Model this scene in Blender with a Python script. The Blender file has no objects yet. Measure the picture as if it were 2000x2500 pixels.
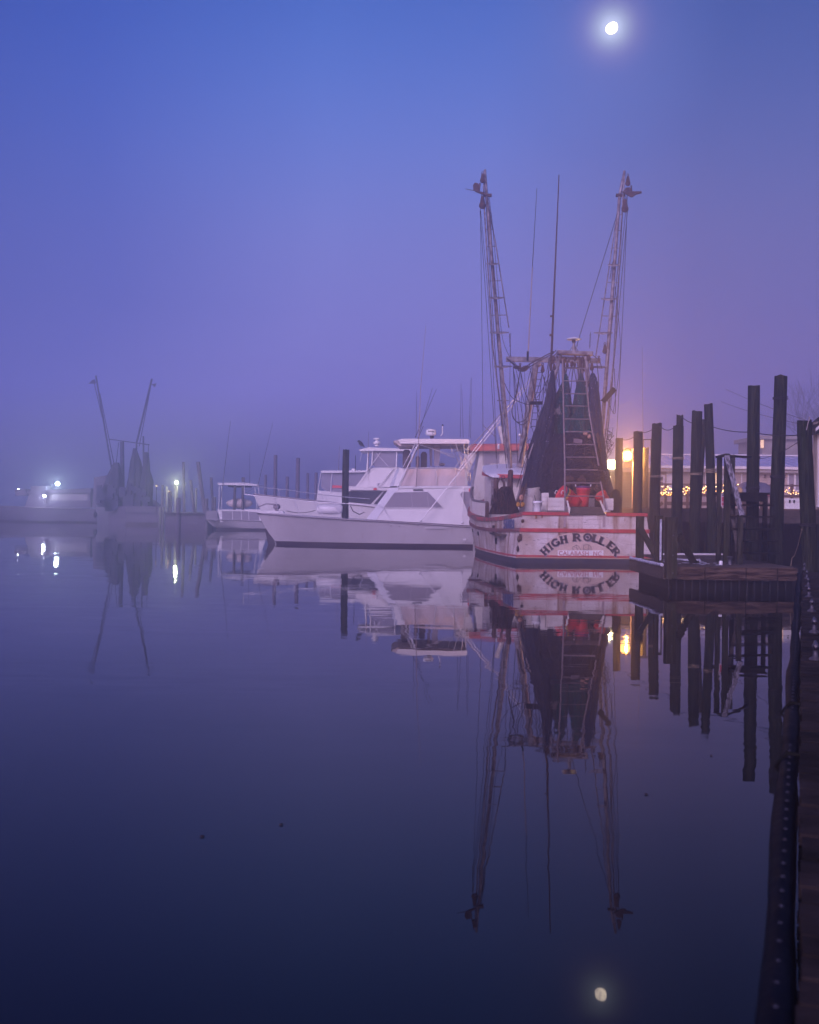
import bpy, math, random
from mathutils import Vector, Matrix, Euler
R = math.radians
random.seed(7)
sc = bpy.context.scene
COL = sc.collection
# ------------------------------------------------------------------ camera
F = 2600.0            # focal length in photo pixels (photo 2000 x 2500)
PITCH, ROLL, CAMH = 0.00308, 0.0113, 2.0
_r = Vector((1, 0, 0)); _u = Vector((0, math.sin(PITCH), math.cos(PITCH))); FW = Vector((0, math.cos(PITCH), -math.sin(PITCH)))
CR = math.cos(ROLL) * _r + math.sin(ROLL) * _u
CU = math.cos(ROLL) * _u - math.sin(ROLL) * _r
cam = bpy.data.cameras.new('camera'); cam_o = bpy.data.objects.new('camera', cam); COL.objects.link(cam_o)
cam.sensor_fit = 'VERTICAL'; cam.sensor_height = 36.0; cam.lens = F / 2500 * 36.0
cam.clip_start = 0.1; cam.clip_end = 20000
m = Matrix((CR, CU, -FW)).transposed().to_4x4(); m.translation = Vector((0, 0, CAMH)); cam_o.matrix_world = m
cam.dof.use_dof = True; cam.dof.focus_distance = 44; cam.dof.aperture_fstop = 3.2
sc.camera = cam_o

def S(px, py, D):
    d = FW + CR * ((px - 1000) / F) + CU * ((1250 - py) / F)
    return Vector((0, 0, CAMH)) + d * (D / d.y)
def ray(px, py):
    return (FW + CR * ((px - 1000) / F) + CU * ((1250 - py) / F)).normalized()

# ------------------------------------------------------------------ render settings
sc.view_settings.view_transform = 'Standard'; sc.view_settings.look = 'None'
sc.view_settings.exposure = 0; sc.view_settings.gamma = 1; sc.view_settings.use_curve_mapping = False
sc.render.engine = 'CYCLES'
cy = sc.cycles
cy.use_denoising = True
cy.max_bounces = 6; cy.diffuse_bounces = 2; cy.glossy_bounces = 4; cy.transmission_bounces = 4; cy.volume_bounces = 3; cy.transparent_max_bounces = 12
cy.sample_clamp_indirect = 2.0; cy.blur_glossy = 0.3; cy.caustics_reflective = False; cy.caustics_refractive = False

# ------------------------------------------------------------------ world: blue hour sky with moon aureole
MOON = ray(1493, 67)
world = bpy.data.worlds.new('World'); sc.world = world; world.use_nodes = True
nt = world.node_tree; N = nt.nodes; L = nt.links; N.clear()
out = N.new('ShaderNodeOutputWorld'); bg = N.new('ShaderNodeBackground'); L.new(bg.outputs[0], out.inputs[0])
tc = N.new('ShaderNodeTexCoord')
sep = N.new('ShaderNodeSeparateXYZ'); L.new(tc.outputs['Generated'], sep.inputs[0])
def wmath(op, a, b=None, c=None, clamp=False):
    n = N.new('ShaderNodeMath'); n.operation = op; n.use_clamp = clamp
    for i, v in enumerate((a, b, c)):
        if v is None: continue
        if isinstance(v, (int, float)): n.inputs[i].default_value = v
        else: L.new(v, n.inputs[i])
    return n.outputs[0]
def wmix(kind, fac, a, b):
    n = N.new('ShaderNodeMixRGB'); n.blend_type = kind
    for i, v in enumerate((fac, a, b)):
        if isinstance(v, (int, float)): n.inputs[i].default_value = v
        elif isinstance(v, tuple): n.inputs[i].default_value = (*v, 1)
        else: L.new(v, n.inputs[i])
    return n.outputs[0]
def wramp(val, stops, interp='B_SPLINE'):
    n = N.new('ShaderNodeValToRGB'); n.color_ramp.interpolation = interp
    e = n.color_ramp.elements
    while len(e) < len(stops): e.new(0.5)
    for k, (p, c) in enumerate(stops): e[k].position = p; e[k].color = (*c, 1)
    L.new(val, n.inputs[0]); return n.outputs[0]
SKY = [(0.0, (0.50, 0.41, 1.62)), (0.06, (0.42, 0.35, 1.28)), (0.13, (0.30, 0.27, 0.84)), (0.24, (0.235, 0.265, 0.74)),
       (0.33, (0.140, 0.235, 0.74)), (0.43, (0.055, 0.165, 0.63)), (0.65, (0.03, 0.08, 0.42)), (1.0, (0.02, 0.05, 0.30))]
base = wramp(wmath('MAXIMUM', sep.outputs[2], 0.0), SKY)
# left (towards -x) is deeper blue, the right is a little pinker near the horizon
lowz = wmath('MULTIPLY_ADD', sep.outputs[2], -5.5, 1.0, clamp=True)
lf = wmath('ADD', wmath('MULTIPLY_ADD', sep.outputs[0], 1.5, 0.62), wmath('MULTIPLY', lowz, 0.22), clamp=False)
lf = wmath('MINIMUM', lf, wmath('MAXIMUM', wmath('MULTIPLY_ADD', sep.outputs[0], 1.5, 0.62), 0.62), clamp=True)
base = wmix('MULTIPLY', 1.0, base, wramp(lf, [(0.0, (0.30, 0.40, 0.62)), (0.22, (0.44, 0.54, 0.76)), (0.50, (0.95, 0.96, 0.98)), (0.72, (0.97, 0.94, 0.95)), (1.0, (0.62, 0.57, 0.60))], 'LINEAR'))
rx = wmath('MULTIPLY_ADD', sep.outputs[0], 3.2, -0.55, clamp=True)
base = wmix('ADD', wmath('MULTIPLY', rx, lowz), base, (0.16, 0.045, 0.0))
# faint cloud mottling
nz = N.new('ShaderNodeTexNoise'); nz.inputs['Scale'].default_value = 2.2; nz.inputs['Detail'].default_value = 3; L.new(tc.outputs['Generated'], nz.inputs['Vector'])
base = wmix('MULTIPLY', 1.0, base, wramp(nz.outputs[0], [(0.3, (0.93, 0.93, 0.96)), (0.7, (1.07, 1.05, 1.03))], 'LINEAR'))
# moon aureole (thin cloud around the moon)
dotn = N.new('ShaderNodeVectorMath'); dotn.operation = 'DOT_PRODUCT'; L.new(tc.outputs['Generated'], dotn.inputs[0]); dotn.inputs[1].default_value = MOON
ang = wmath('MULTIPLY', wmath('ARCCOSINE', wmath('MINIMUM', dotn.outputs['Value'], 1.0)), 1 / R(6.0))
aur = wramp(ang, [(0.0, (0.8, 0.8, 0.8)), (0.06, (0.60, 0.61, 0.56)), (0.11, (0.37, 0.36, 0.26)), (0.17, (0.21, 0.16, 0.12)), (0.24, (0.11, 0.06, 0.055)), (0.36, (0.035, 0.025, 0.03)), (0.65, (0.015, 0.015, 0.02)), (1.0, (0, 0, 0))])
base = wmix('ADD', 1.0, base, aur)
sky = N.new('ShaderNodeTexSky'); sky.sky_type = 'NISHITA'; sky.sun_disc = False
sky.sun_elevation = R(3.0); sky.sun_rotation = R(200)
skyv = wmix('MULTIPLY', 1.0, sky.outputs[0], (0.08, 0.08, 0.11))
base = wmix('ADD', 0.10, base, skyv)
L.new(base, bg.inputs[0]); bg.inputs[1].default_value = 1.0

# ------------------------------------------------------------------ sun: soft pre-dawn glow from behind the camera
sun = bpy.data.lights.new('sun', 'SUN'); sun.energy = 4.2; sun.angle = R(35); sun.color = (0.90, 0.67, 1.0)
sun_o = bpy.data.objects.new('sun', sun); COL.objects.link(sun_o)
sdir = Vector((-0.42, -0.85, 0.42)).normalized()      # where the light comes from
sun_o.rotation_euler = sdir.to_track_quat('Z', 'Y').to_euler()

# ================================================================== materials
MATS = {}
def mat(name, col, rough=0.6, metal=0.0, var=None, bump=None, emis=None, stretch=(1, 1, 1), spec=0.4, alpha=None, streak=None):
    """var=(scale, colour2, contrast) mottling; bump=(scale, height); streak=(scale, colour, threshold) long vertical stains"""
    m = bpy.data.materials.new(name); m.use_nodes = True; MATS[name] = m
    n = m.node_tree.nodes; l = m.node_tree.links; b = n['Principled BSDF']
    b.inputs['Base Color'].default_value = (*col, 1); b.inputs['Roughness'].default_value = rough
    b.inputs['Metallic'].default_value = metal; b.inputs['Specular IOR Level'].default_value = spec
    if emis:
        b.inputs['Emission Color'].default_value = (*emis[0], 1); b.inputs['Emission Strength'].default_value = emis[1]
    t = n.new('ShaderNodeTexCoord'); mp = n.new('ShaderNodeMapping'); mp.inputs['Scale'].default_value = stretch
    l.new(t.outputs['Object'], mp.inputs[0])
    cur = None
    if var:
        x = n.new('ShaderNodeTexNoise'); x.inputs['Scale'].default_value = var[0]; x.inputs['Detail'].default_value = 6; l.new(mp.outputs[0], x.inputs['Vector'])
        r = n.new('ShaderNodeValToRGB'); k = var[2] if len(var) > 2 else 0.15
        r.color_ramp.elements[0].position = 0.5 - k; r.color_ramp.elements[1].position = 0.5 + k
        r.color_ramp.elements[0].color = (*col, 1); r.color_ramp.elements[1].color = (*var[1], 1)
        l.new(x.outputs[0], r.inputs[0]); cur = r.outputs[0]
    if streak:
        mp2 = n.new('ShaderNodeMapping'); mp2.inputs['Scale'].default_value = (1, 1, 0.12); l.new(t.outputs['Object'], mp2.inputs[0])
        x = n.new('ShaderNodeTexNoise'); x.inputs['Scale'].default_value = streak[0]; x.inputs['Detail'].default_value = 4; l.new(mp2.outputs[0], x.inputs['Vector'])
        r = n.new('ShaderNodeValToRGB'); r.color_ramp.elements[0].position = streak[2]; r.color_ramp.elements[1].position = streak[2] + 0.16
        r.color_ramp.elements[0].color = (0, 0, 0, 1); r.color_ramp.elements[1].color = (1, 1, 1, 1); l.new(x.outputs[0], r.inputs[0])
        mx = n.new('ShaderNodeMixRGB'); l.new(r.outputs[0], mx.inputs[0])
        if cur: l.new(cur, mx.inputs[1])
        else: mx.inputs[1].default_value = (*col, 1)
        mx.inputs[2].default_value = (*streak[1], 1); cur = mx.outputs[0]
    if cur: l.new(cur, b.inputs['Base Color'])
    if bump:
        x = n.new('ShaderNodeTexNoise'); x.inputs['Scale'].default_value = bump[0]; x.inputs['Detail'].default_value = 5; l.new(mp.outputs[0], x.inputs['Vector'])
        bp = n.new('ShaderNodeBump'); bp.inputs['Distance'].default_value = bump[1]; l.new(x.outputs[0], bp.inputs['Height']); l.new(bp.outputs[0], b.inputs['Normal'])
    if alpha is not None: b.inputs['Alpha'].default_value = alpha
    return m
def open_mesh(m, scale=24, thr=0.40):
    n = m.node_tree.nodes; l = m.node_tree.links; b = n['Principled BSDF']; t = n.new('ShaderNodeTexCoord')
    x = n.new('ShaderNodeTexNoise'); x.inputs['Scale'].default_value = scale; x.inputs['Detail'].default_value = 2; l.new(t.outputs['Object'], x.inputs['Vector'])
    c = n.new('ShaderNodeMath'); c.operation = 'GREATER_THAN'; c.inputs[1].default_value = thr; l.new(x.outputs[0], c.inputs[0]); l.new(c.outputs[0], b.inputs['Alpha'])
G = mat
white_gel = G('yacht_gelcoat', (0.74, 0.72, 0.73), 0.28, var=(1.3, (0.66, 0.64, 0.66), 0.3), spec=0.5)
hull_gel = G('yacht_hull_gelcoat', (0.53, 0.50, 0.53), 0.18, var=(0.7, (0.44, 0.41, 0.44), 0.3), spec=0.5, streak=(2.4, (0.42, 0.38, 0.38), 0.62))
white_old = G('white_weathered_paint', (0.66, 0.62, 0.60), 0.55, var=(3.0, (0.50, 0.44, 0.40), 0.25), bump=(20, 0.01), streak=(3.0, (0.30, 0.19, 0.12), 0.60))
white_hull = None
white_pole = G('white_painted_steel', (0.26, 0.23, 0.26), 0.6, var=(5, (0.09, 0.06, 0.065), 0.12), spec=0.4)
chrome = G('polished_aluminium', (0.66, 0.64, 0.68), 0.35, 0.6)
red_paint = G('red_trim_paint', (0.46, 0.035, 0.045), 0.5, var=(6, (0.30, 0.03, 0.035), 0.2))
red_side = G('worn_red_trim_paint', (0.36, 0.05, 0.05), 0.6, var=(2.2, (0.13, 0.09, 0.08), 0.06))
brown_rail = G('weathered_brown_rail', (0.13, 0.075, 0.075), 0.7, var=(3, (0.20, 0.06, 0.06), 0.12))
orange_roof = G('faded_orange_roof', (0.50, 0.085, 0.05), 0.6, var=(3, (0.40, 0.10, 0.08), 0.2))
navy = G('navy_antifouling', (0.022, 0.028, 0.05), 0.5, var=(4, (0.04, 0.04, 0.05), 0.2), spec=0.08)
boot = G('dark_boot_stripe', (0.035, 0.02, 0.03), 0.35)
black = G('black_rubber', (0.004, 0.004, 0.004), 0.6, bump=(25, 0.01), spec=0.08)
dark_steel = G('dark_rusty_steel', (0.05, 0.032, 0.032), 0.55, var=(9, (0.09, 0.045, 0.03), 0.2), spec=0.08)
wire_m = G('wire_rope', (0.03, 0.022, 0.028), 0.7, spec=.2)
wire_l = G('pale_rope', (0.28, 0.22, 0.22), 0.7)
glass_m = G('tinted_screen', (0.20, 0.18, 0.22), 0.35, var=(60, (0.26, 0.23, 0.27), 0.2))
glass_d = G('dark_glass', (0.02, 0.02, 0.03), 0.12, spec=0.6)
canvas = G('beige_canvas', (0.56, 0.47, 0.46), 0.8, var=(1.4, (0.50, 0.41, 0.41), 0.3), bump=(3, 0.03))
clear_vinyl = G('clouded_vinyl', (0.33, 0.30, 0.36), 0.25, alpha=0.55)
seat_m = G('dark_seat_cover', (0.07, 0.055, 0.065), 0.7)
ink = G('dark_lettering', (0.022, 0.02, 0.035), 0.5)
ink_sh = G('grey_letter_shadow', (0.23, 0.21, 0.26), 0.6)
ink_red = G('red_lettering', (0.36, 0.05, 0.06), 0.6, var=(30, (0.55, 0.35, 0.35), 0.08))
ink_blue = G('blue_lettering', (0.05, 0.07, 0.17), 0.6)
red_plate = G('red_plate', (0.65, 0.05, 0.06), 0.4)
net_slate = G('slate_net', (0.012, 0.014, 0.034), 0.9, var=(9, (0.034, 0.036, 0.070), 0.14), bump=(14, 0.12), stretch=(2.5, 2.5, 0.35), spec=0.08)
net_teal = G('teal_net', (0.003, 0.034, 0.042), 0.9, var=(9, (0.008, 0.095, 0.095), 0.14), bump=(14, 0.12), stretch=(2.5, 2.5, 0.35), spec=0.08)
net_blue = G('blue_net', (0.006, 0.016, 0.055), 0.9, var=(9, (0.014, 0.036, 0.10), 0.14), bump=(14, 0.12), stretch=(2.5, 2.5, 0.35), spec=0.08)
for mm in (net_slate, net_teal, net_blue): open_mesh(mm)
net_cord_m = G('dark_net_cord', (0.035, 0.03, 0.05), 0.9)
net_black = G('black_net', (0.006, 0.007, 0.016), 0.95, var=(8, (0.018, 0.018, 0.034), 0.12), bump=(18, 0.1), spec=0.08)
chafe = G('brown_chafing_gear', (0.012, 0.008, 0.009), 0.95, var=(7, (0.07, 0.035, 0.028), 0.07), bump=(16, 0.12), stretch=(2.5, 2.5, 0.4), spec=0.08)
basket_red = G('red_plastic', (0.62, 0.03, 0.035), 0.4, var=(6, (0.50, 0.03, 0.035), 0.2))
basket_blue = G('blue_plastic', (0.02, 0.10, 0.16), 0.4)
basket_yel = G('yellow_plastic', (0.70, 0.40, 0.02), 0.4)
basket_pur = G('purple_plastic', (0.10, 0.04, 0.20), 0.4)
basket_pink = G('pink_plastic', (0.75, 0.04, 0.12), 0.4)
white_pl = G('white_plastic', (0.72, 0.70, 0.72), 0.4)
float_y = G('yellow_float', (0.55, 0.27, 0.02), 0.5, var=(14, (0.35, 0.16, 0.03), 0.2))
float_o = G('faded_orange_float', (0.50, 0.26, 0.17), 0.6, var=(10, (0.35, 0.18, 0.13), 0.2))
wood_pile = G('creosoted_piling_wood', (0.004, 0.005, 0.003), 0.85, var=(7, (0.040, 0.040, 0.024), 0.13), bump=(12, 0.06), stretch=(4, 4, 0.25), streak=(3.4, (0.020, 0.026, 0.007), 0.55), spec=0.08)
wood_far = G('haze_paled_piling', (0.10, 0.085, 0.13), 0.9, var=(5, (0.14, 0.12, 0.17), 0.2), spec=0.08)  # haze fade put into the wood colour of distant pilings and dock
wood_dark = G('dark_dock_timber', (0.005, 0.005, 0.004), 0.9, spec=0.05, var=(5, (0.014, 0.011, 0.009), 0.2), bump=(9, 0.03), stretch=(1, 1, 1))
wood_grey = G('weathered_grey_timber', (0.035, 0.029, 0.027), 0.85, var=(5, (0.095, 0.075, 0.070), 0.22), bump=(9, 0.03), stretch=(1.0, 4, 4), spec=0.08)
wood_post = G('damp_post_timber', (0.010, 0.010, 0.006), 0.85, var=(6, (0.050, 0.045, 0.032), 0.14), bump=(9, 0.03), stretch=(4, 4, 0.4), streak=(4, (0.026, 0.03, 0.010), 0.56), spec=0.08)
wood_fascia = G('brown_fascia_board', (0.105, 0.068, 0.050), 0.8, var=(3.0, (0.022, 0.012, 0.010), 0.10), bump=(8, 0.03), stretch=(0.7, 3, 6), spec=0.08)
wood_frost = G('frosted_timber', (0.30, 0.28, 0.34), 0.8, var=(7, (0.05, 0.04, 0.05), 0.12), bump=(10, 0.03), stretch=(3, 3, 1))
wood_deck = G('shade_toned_walkway_planks', (0.005, 0.004, 0.004), 0.85, var=(3, (0.026, 0.019, 0.020), 0.16), bump=(9, 0.025), stretch=(1, 1, 1), spec=0.08)  # foreground shade is put into the plank colour
wood_rail = G('brown_railing_timber', (0.12, 0.07, 0.06), 0.8, var=(4, (0.07, 0.045, 0.04), 0.2), spec=0.08)
frost = G('frost_cap', (0.60, 0.60, 0.70), 0.7, var=(8, (0.25, 0.24, 0.32), 0.15), bump=(10, 0.05))
siding = G('beige_siding', (0.42, 0.33, 0.29), 0.75, var=(1.5, (0.36, 0.28, 0.26), 0.3))
siding_grey = G('grey_clapboard', (0.30, 0.26, 0.23), 0.8, var=(2, (0.22, 0.18, 0.17), 0.2))
roof_metal = G('sky_tinted_metal_roof', (0.46, 0.48, 0.72), 0.35, 0.2, var=(0.8, (0.38, 0.40, 0.60), 0.3))  # blue of the reflected sky is put into the base colour
trim_white = G('white_trim', (0.62, 0.58, 0.60), 0.6)
tarp = G('blue_grey_tarp', (0.10, 0.10, 0.16), 0.6, bump=(4, 0.06))
far_paint = G('haze_toned_far_hull', (0.15, 0.125, 0.19), 0.8, var=(1, (0.12, 0.10, 0.15), 0.2), spec=0.1)  # distant hulls toned towards the haze in their base colour
far_gear = G('haze_toned_far_gear', (0.06, 0.055, 0.11), 0.8, spec=0.1)  # haze tint mixed into the colour of distant masts and gear
far_net = G('haze_toned_far_net', (0.020, 0.018, 0.045), 0.9, var=(6, (0.04, 0.036, 0.075), 0.2))  # net colour lifted towards the haze for the distant trawler
leafm = G('bare_hazy_twigs', (0.07, 0.055, 0.05), 0.9)
bark = G('tree_bark', (0.06, 0.045, 0.04), 0.9, bump=(6, 0.05))
rubber_blue = G('shade_toned_blue_rubber', (0.001, 0.002, 0.006), 0.7, spec=0.04, var=(4, (0.003, 0.005, 0.012), 0.2), bump=(5, 0.02))  # rubber colour darkened to stand in for shade over the walkway
stud_m = G('shade_toned_stud', (0.028, 0.028, 0.042), 0.6, spec=0.1)  # studs dimmed in colour for the shade along the walkway edge
cleat_m = G('galvanised_cleat', (0.09, 0.085, 0.11), 0.5, 0.4, var=(12, (0.03, 0.025, 0.03), 0.2))
soil = G('ground_gravel', (0.10, 0.085, 0.08), 0.9, var=(2, (0.06, 0.05, 0.045), 0.2))
sign_white = G('sign_white', (0.55, 0.48, 0.52), 0.6)
sign_red = G('sign_red', (0.45, 0.05, 0.09), 0.6)
crow_m = G('black_feathers', (0.008, 0.008, 0.012), 0.5)
skin_rope = G('tan_rope', (0.30, 0.22, 0.14), 0.9)
em_orange = G('lamp_orange', (1, 0.8, 0.5), emis=((1.0, 0.42, 0.085), 7))
em_yellow = G('lamp_yellow', (1, 0.9, 0.6), emis=((1.0, 0.80, 0.38), 7))
em_cyan = G('lamp_cyan', (0.8, 1, 1), emis=((0.75, 1.0, 0.98), 60))
em_blue = G('lamp_bluewhite', (0.9, 0.9, 1), emis=((0.8, 0.85, 1.0), 30))
em_green = G('lamp_greenwhite', (0.9, 1, 0.8), emis=((0.85, 1.0, 0.6), 16))
em_bulb = G('fairy_bulb', (1, 0.7, 0.3), emis=((1.0, 0.42, 0.08), 9))
em_bulb2 = G('fairy_bulb_white', (1, 0.8, 0.5), emis=((1.0, 0.66, 0.30), 9))
em_win = G('lit_window', (1, 0.8, 0.5), emis=((1.0, 0.55, 0.16), 0.75))
em_win2 = G('lit_pink_panel', (0.5, 0.36, 0.30), emis=((0.9, 0.5, 0.35), 0.28))
for mm in (em_bulb, em_bulb2, em_win, em_win2): mm.cycles.emission_sampling = 'NONE'

# trawler hull: painted planks with seams, rust weeps and scuffs
white_hull = G('trawler_hull_paint', (0.60, 0.54, 0.54), 0.5, var=(1.3, (0.37, 0.28, 0.23), 0.16), spec=0.25, streak=(3.4, (0.22, 0.12, 0.07), 0.53))
def hull_detail():
    n = white_hull.node_tree.nodes; l = white_hull.node_tree.links; b = n['Principled BSDF']
    src = b.inputs['Base Color'].links[0].from_socket
    t = n.new('ShaderNodeTexCoord'); s = n.new('ShaderNodeSeparateXYZ'); l.new(t.outputs['Object'], s.inputs[0])
    # plank seams every 0.18 m
    a = n.new('ShaderNodeMath'); a.operation = 'MULTIPLY'; l.new(s.outputs[2], a.inputs[0]); a.inputs[1].default_value = 1 / 0.185
    fr = n.new('ShaderNodeMath'); fr.operation = 'FRACT'; l.new(a.outputs[0], fr.inputs[0])
    lt = n.new('ShaderNodeMath'); lt.operation = 'LESS_THAN'; l.new(fr.outputs[0], lt.inputs[0]); lt.inputs[1].default_value = 0.055
    nz = n.new('ShaderNodeTexNoise'); nz.inputs['Scale'].default_value = 1.7; nz.inputs['Detail'].default_value = 4; l.new(t.outputs['Object'], nz.inputs['Vector'])
    g = n.new('ShaderNodeValToRGB'); g.color_ramp.elements[0].position = 0.5; g.color_ramp.elements[1].position = 0.62; l.new(nz.outputs[0], g.inputs[0])
    mu = n.new('ShaderNodeMath'); mu.operation = 'MULTIPLY'; l.new(lt.outputs[0], mu.inputs[0]); l.new(g.outputs[0], mu.inputs[1])
    m1 = n.new('ShaderNodeMixRGB'); l.new(mu.outputs[0], m1.inputs[0]); l.new(src, m1.inputs[1]); m1.inputs[2].default_value = (0.20, 0.14, 0.13, 1)
    # chips and scuffs
    mp = n.new('ShaderNodeMapping'); mp.inputs['Scale'].default_value = (3, 3, 9); l.new(t.outputs['Object'], mp.inputs[0])
    n3 = n.new('ShaderNodeTexNoise'); n3.inputs['Scale'].default_value = 1.9; n3.inputs['Detail'].default_value = 8; l.new(mp.outputs[0], n3.inputs['Vector'])
    g3 = n.new('ShaderNodeValToRGB'); g3.color_ramp.elements[0].position = 0.665; g3.color_ramp.elements[1].position = 0.69; l.new(n3.outputs[0], g3.inputs[0])
    m2 = n.new('ShaderNodeMixRGB'); l.new(g3.outputs[0], m2.inputs[0]); l.new(m1.outputs[0], m2.inputs[1]); m2.inputs[2].default_value = (0.11, 0.075, 0.08, 1)
    l.new(m2.outputs[0], b.inputs['Base Color'])
hull_detail()

# moon
def moon_mat():
    m = bpy.data.materials.new('moon_surface'); m.use_nodes = True; n = m.node_tree.nodes; l = m.node_tree.links
    n.clear(); o = n.new('ShaderNodeOutputMaterial'); e = n.new('ShaderNodeEmission'); l.new(e.outputs[0], o.inputs[0])
    t = n.new('ShaderNodeTexCoord'); x = n.new('ShaderNodeTexNoise'); x.inputs['Scale'].default_value = 0.035; x.inputs['Detail'].default_value = 3; l.new(t.outputs['Object'], x.inputs['Vector'])
    r = n.new('ShaderNodeValToRGB'); r.color_ramp.elements[0].position = 0.38; r.color_ramp.elements[1].position = 0.62
    r.color_ramp.elements[0].color = (0.55, 0.45, 0.42, 1); r.color_ramp.elements[1].color = (1.0, 0.82, 0.66, 1); l.new(x.outputs[0], r.inputs[0]); l.new(r.outputs[0], e.inputs[0])
    e.inputs[1].default_value = 10; m.cycles.emission_sampling = 'NONE'; return m
# water
def water_mat():
    m = bpy.data.materials.new('harbour_water'); m.use_nodes = True; n = m.node_tree.nodes; l = m.node_tree.links; b = n['Principled BSDF']
    b.inputs['Base Color'].default_value = (0.0006, 0.0008, 0.002, 1); b.inputs['Roughness'].default_value = 0.012; b.inputs['IOR'].default_value = 1.25
    t = n.new('ShaderNodeTexCoord')
    def layer(scale, amp):
        mp = n.new('ShaderNodeMapping'); mp.inputs['Scale'].default_value = scale; l.new(t.outputs['Object'], mp.inputs[0])
        x = n.new('ShaderNodeTexNoise'); x.inputs['Scale'].default_value = 1.0; x.inputs['Detail'].default_value = 2; l.new(mp.outputs[0], x.inputs['Vector'])
        s = n.new('ShaderNodeVectorMath'); s.operation = 'SUBTRACT'; l.new(x.outputs['Color'], s.inputs[0]); s.inputs[1].default_value = (0.5, 0.5, 0.5)
        k = n.new('ShaderNodeVectorMath'); k.operation = 'MULTIPLY'; l.new(s.outputs[0], k.inputs[0]); k.inputs[1].default_value = amp
        return k.outputs[0]
    a = layer((0.5, 1.6, 1), (0.013, 0.011, 0)); c = layer((1.4, 6.0, 1), (0.014, 0.017, 0))
    # wind streak mask
    mp = n.new('ShaderNodeMapping'); mp.inputs['Scale'].default_value = (0.05, 0.30, 1); l.new(t.outputs['Object'], mp.inputs[0])
    x = n.new('ShaderNodeTexNoise'); x.inputs['Scale'].default_value = 1.0; x.inputs['Detail'].default_value = 3; l.new(mp.outputs[0], x.inputs['Vector'])
    r = n.new('ShaderNodeValToRGB'); r.color_ramp.elements[0].position = 0.45; r.color_ramp.elements[1].position = 0.68
    r.color_ramp.elements[1].color = (2.2, 2.2, 2.2, 1)
    r.color_ramp.elements[0].color = (0.30,) * 3 + (1,); l.new(x.outputs[0], r.inputs[0])
    x5 = n.new('ShaderNodeTexNoise'); x5.inputs['Scale'].default_value = 1.0; x5.inputs['Detail'].default_value = 3
    mp5 = n.new('ShaderNodeMapping'); mp5.inputs['Scale'].default_value = (0.10, 0.5, 1); mp5.inputs['Location'].default_value = (7, 3, 0); l.new(t.outputs['Object'], mp5.inputs[0]); l.new(mp5.outputs[0], x5.inputs['Vector'])
    r5 = n.new('ShaderNodeMapRange'); r5.inputs['From Min'].default_value = 0.45; r5.inputs['From Max'].default_value = 0.75; r5.inputs['To Min'].default_value = 0.010; r5.inputs['To Max'].default_value = 0.045
    l.new(x5.outputs[0], r5.inputs['Value']); l.new(r5.outputs[0], b.inputs['Roughness'])
    ad = n.new('ShaderNodeVectorMath'); ad.operation = 'ADD'; l.new(a, ad.inputs[0]); l.new(c, ad.inputs[1])
    mu = n.new('ShaderNodeVectorMath'); mu.operation = 'MULTIPLY'; l.new(ad.outputs[0], mu.inputs[0]); l.new(r.outputs[0], mu.inputs[1])
    sy = n.new('ShaderNodeSeparateXYZ'); l.new(n.new('ShaderNodeNewGeometry').outputs['Position'], sy.inputs[0])
    ry = n.new('ShaderNodeMapRange'); ry.inputs['From Min'].default_value = 3; ry.inputs['From Max'].default_value = 14; ry.inputs['To Min'].default_value = 0.28; ry.inputs['To Max'].default_value = 1.0; l.new(sy.outputs[1], ry.inputs['Value'])
    m3 = n.new('ShaderNodeVectorMath'); m3.operation = 'SCALE'; l.new(mu.outputs[0], m3.inputs[0]); l.new(ry.outputs[0], m3.inputs['Scale'])
    up = n.new('ShaderNodeVectorMath'); up.operation = 'ADD'; l.new(m3.outputs[0], up.inputs[0]); up.inputs[1].default_value = (0, 0, 1)
    nn = n.new('ShaderNodeVectorMath'); nn.operation = 'NORMALIZE'; l.new(up.outputs[0], nn.inputs[0]); l.new(nn.outputs[0], b.inputs['Normal'])
    return m

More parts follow.
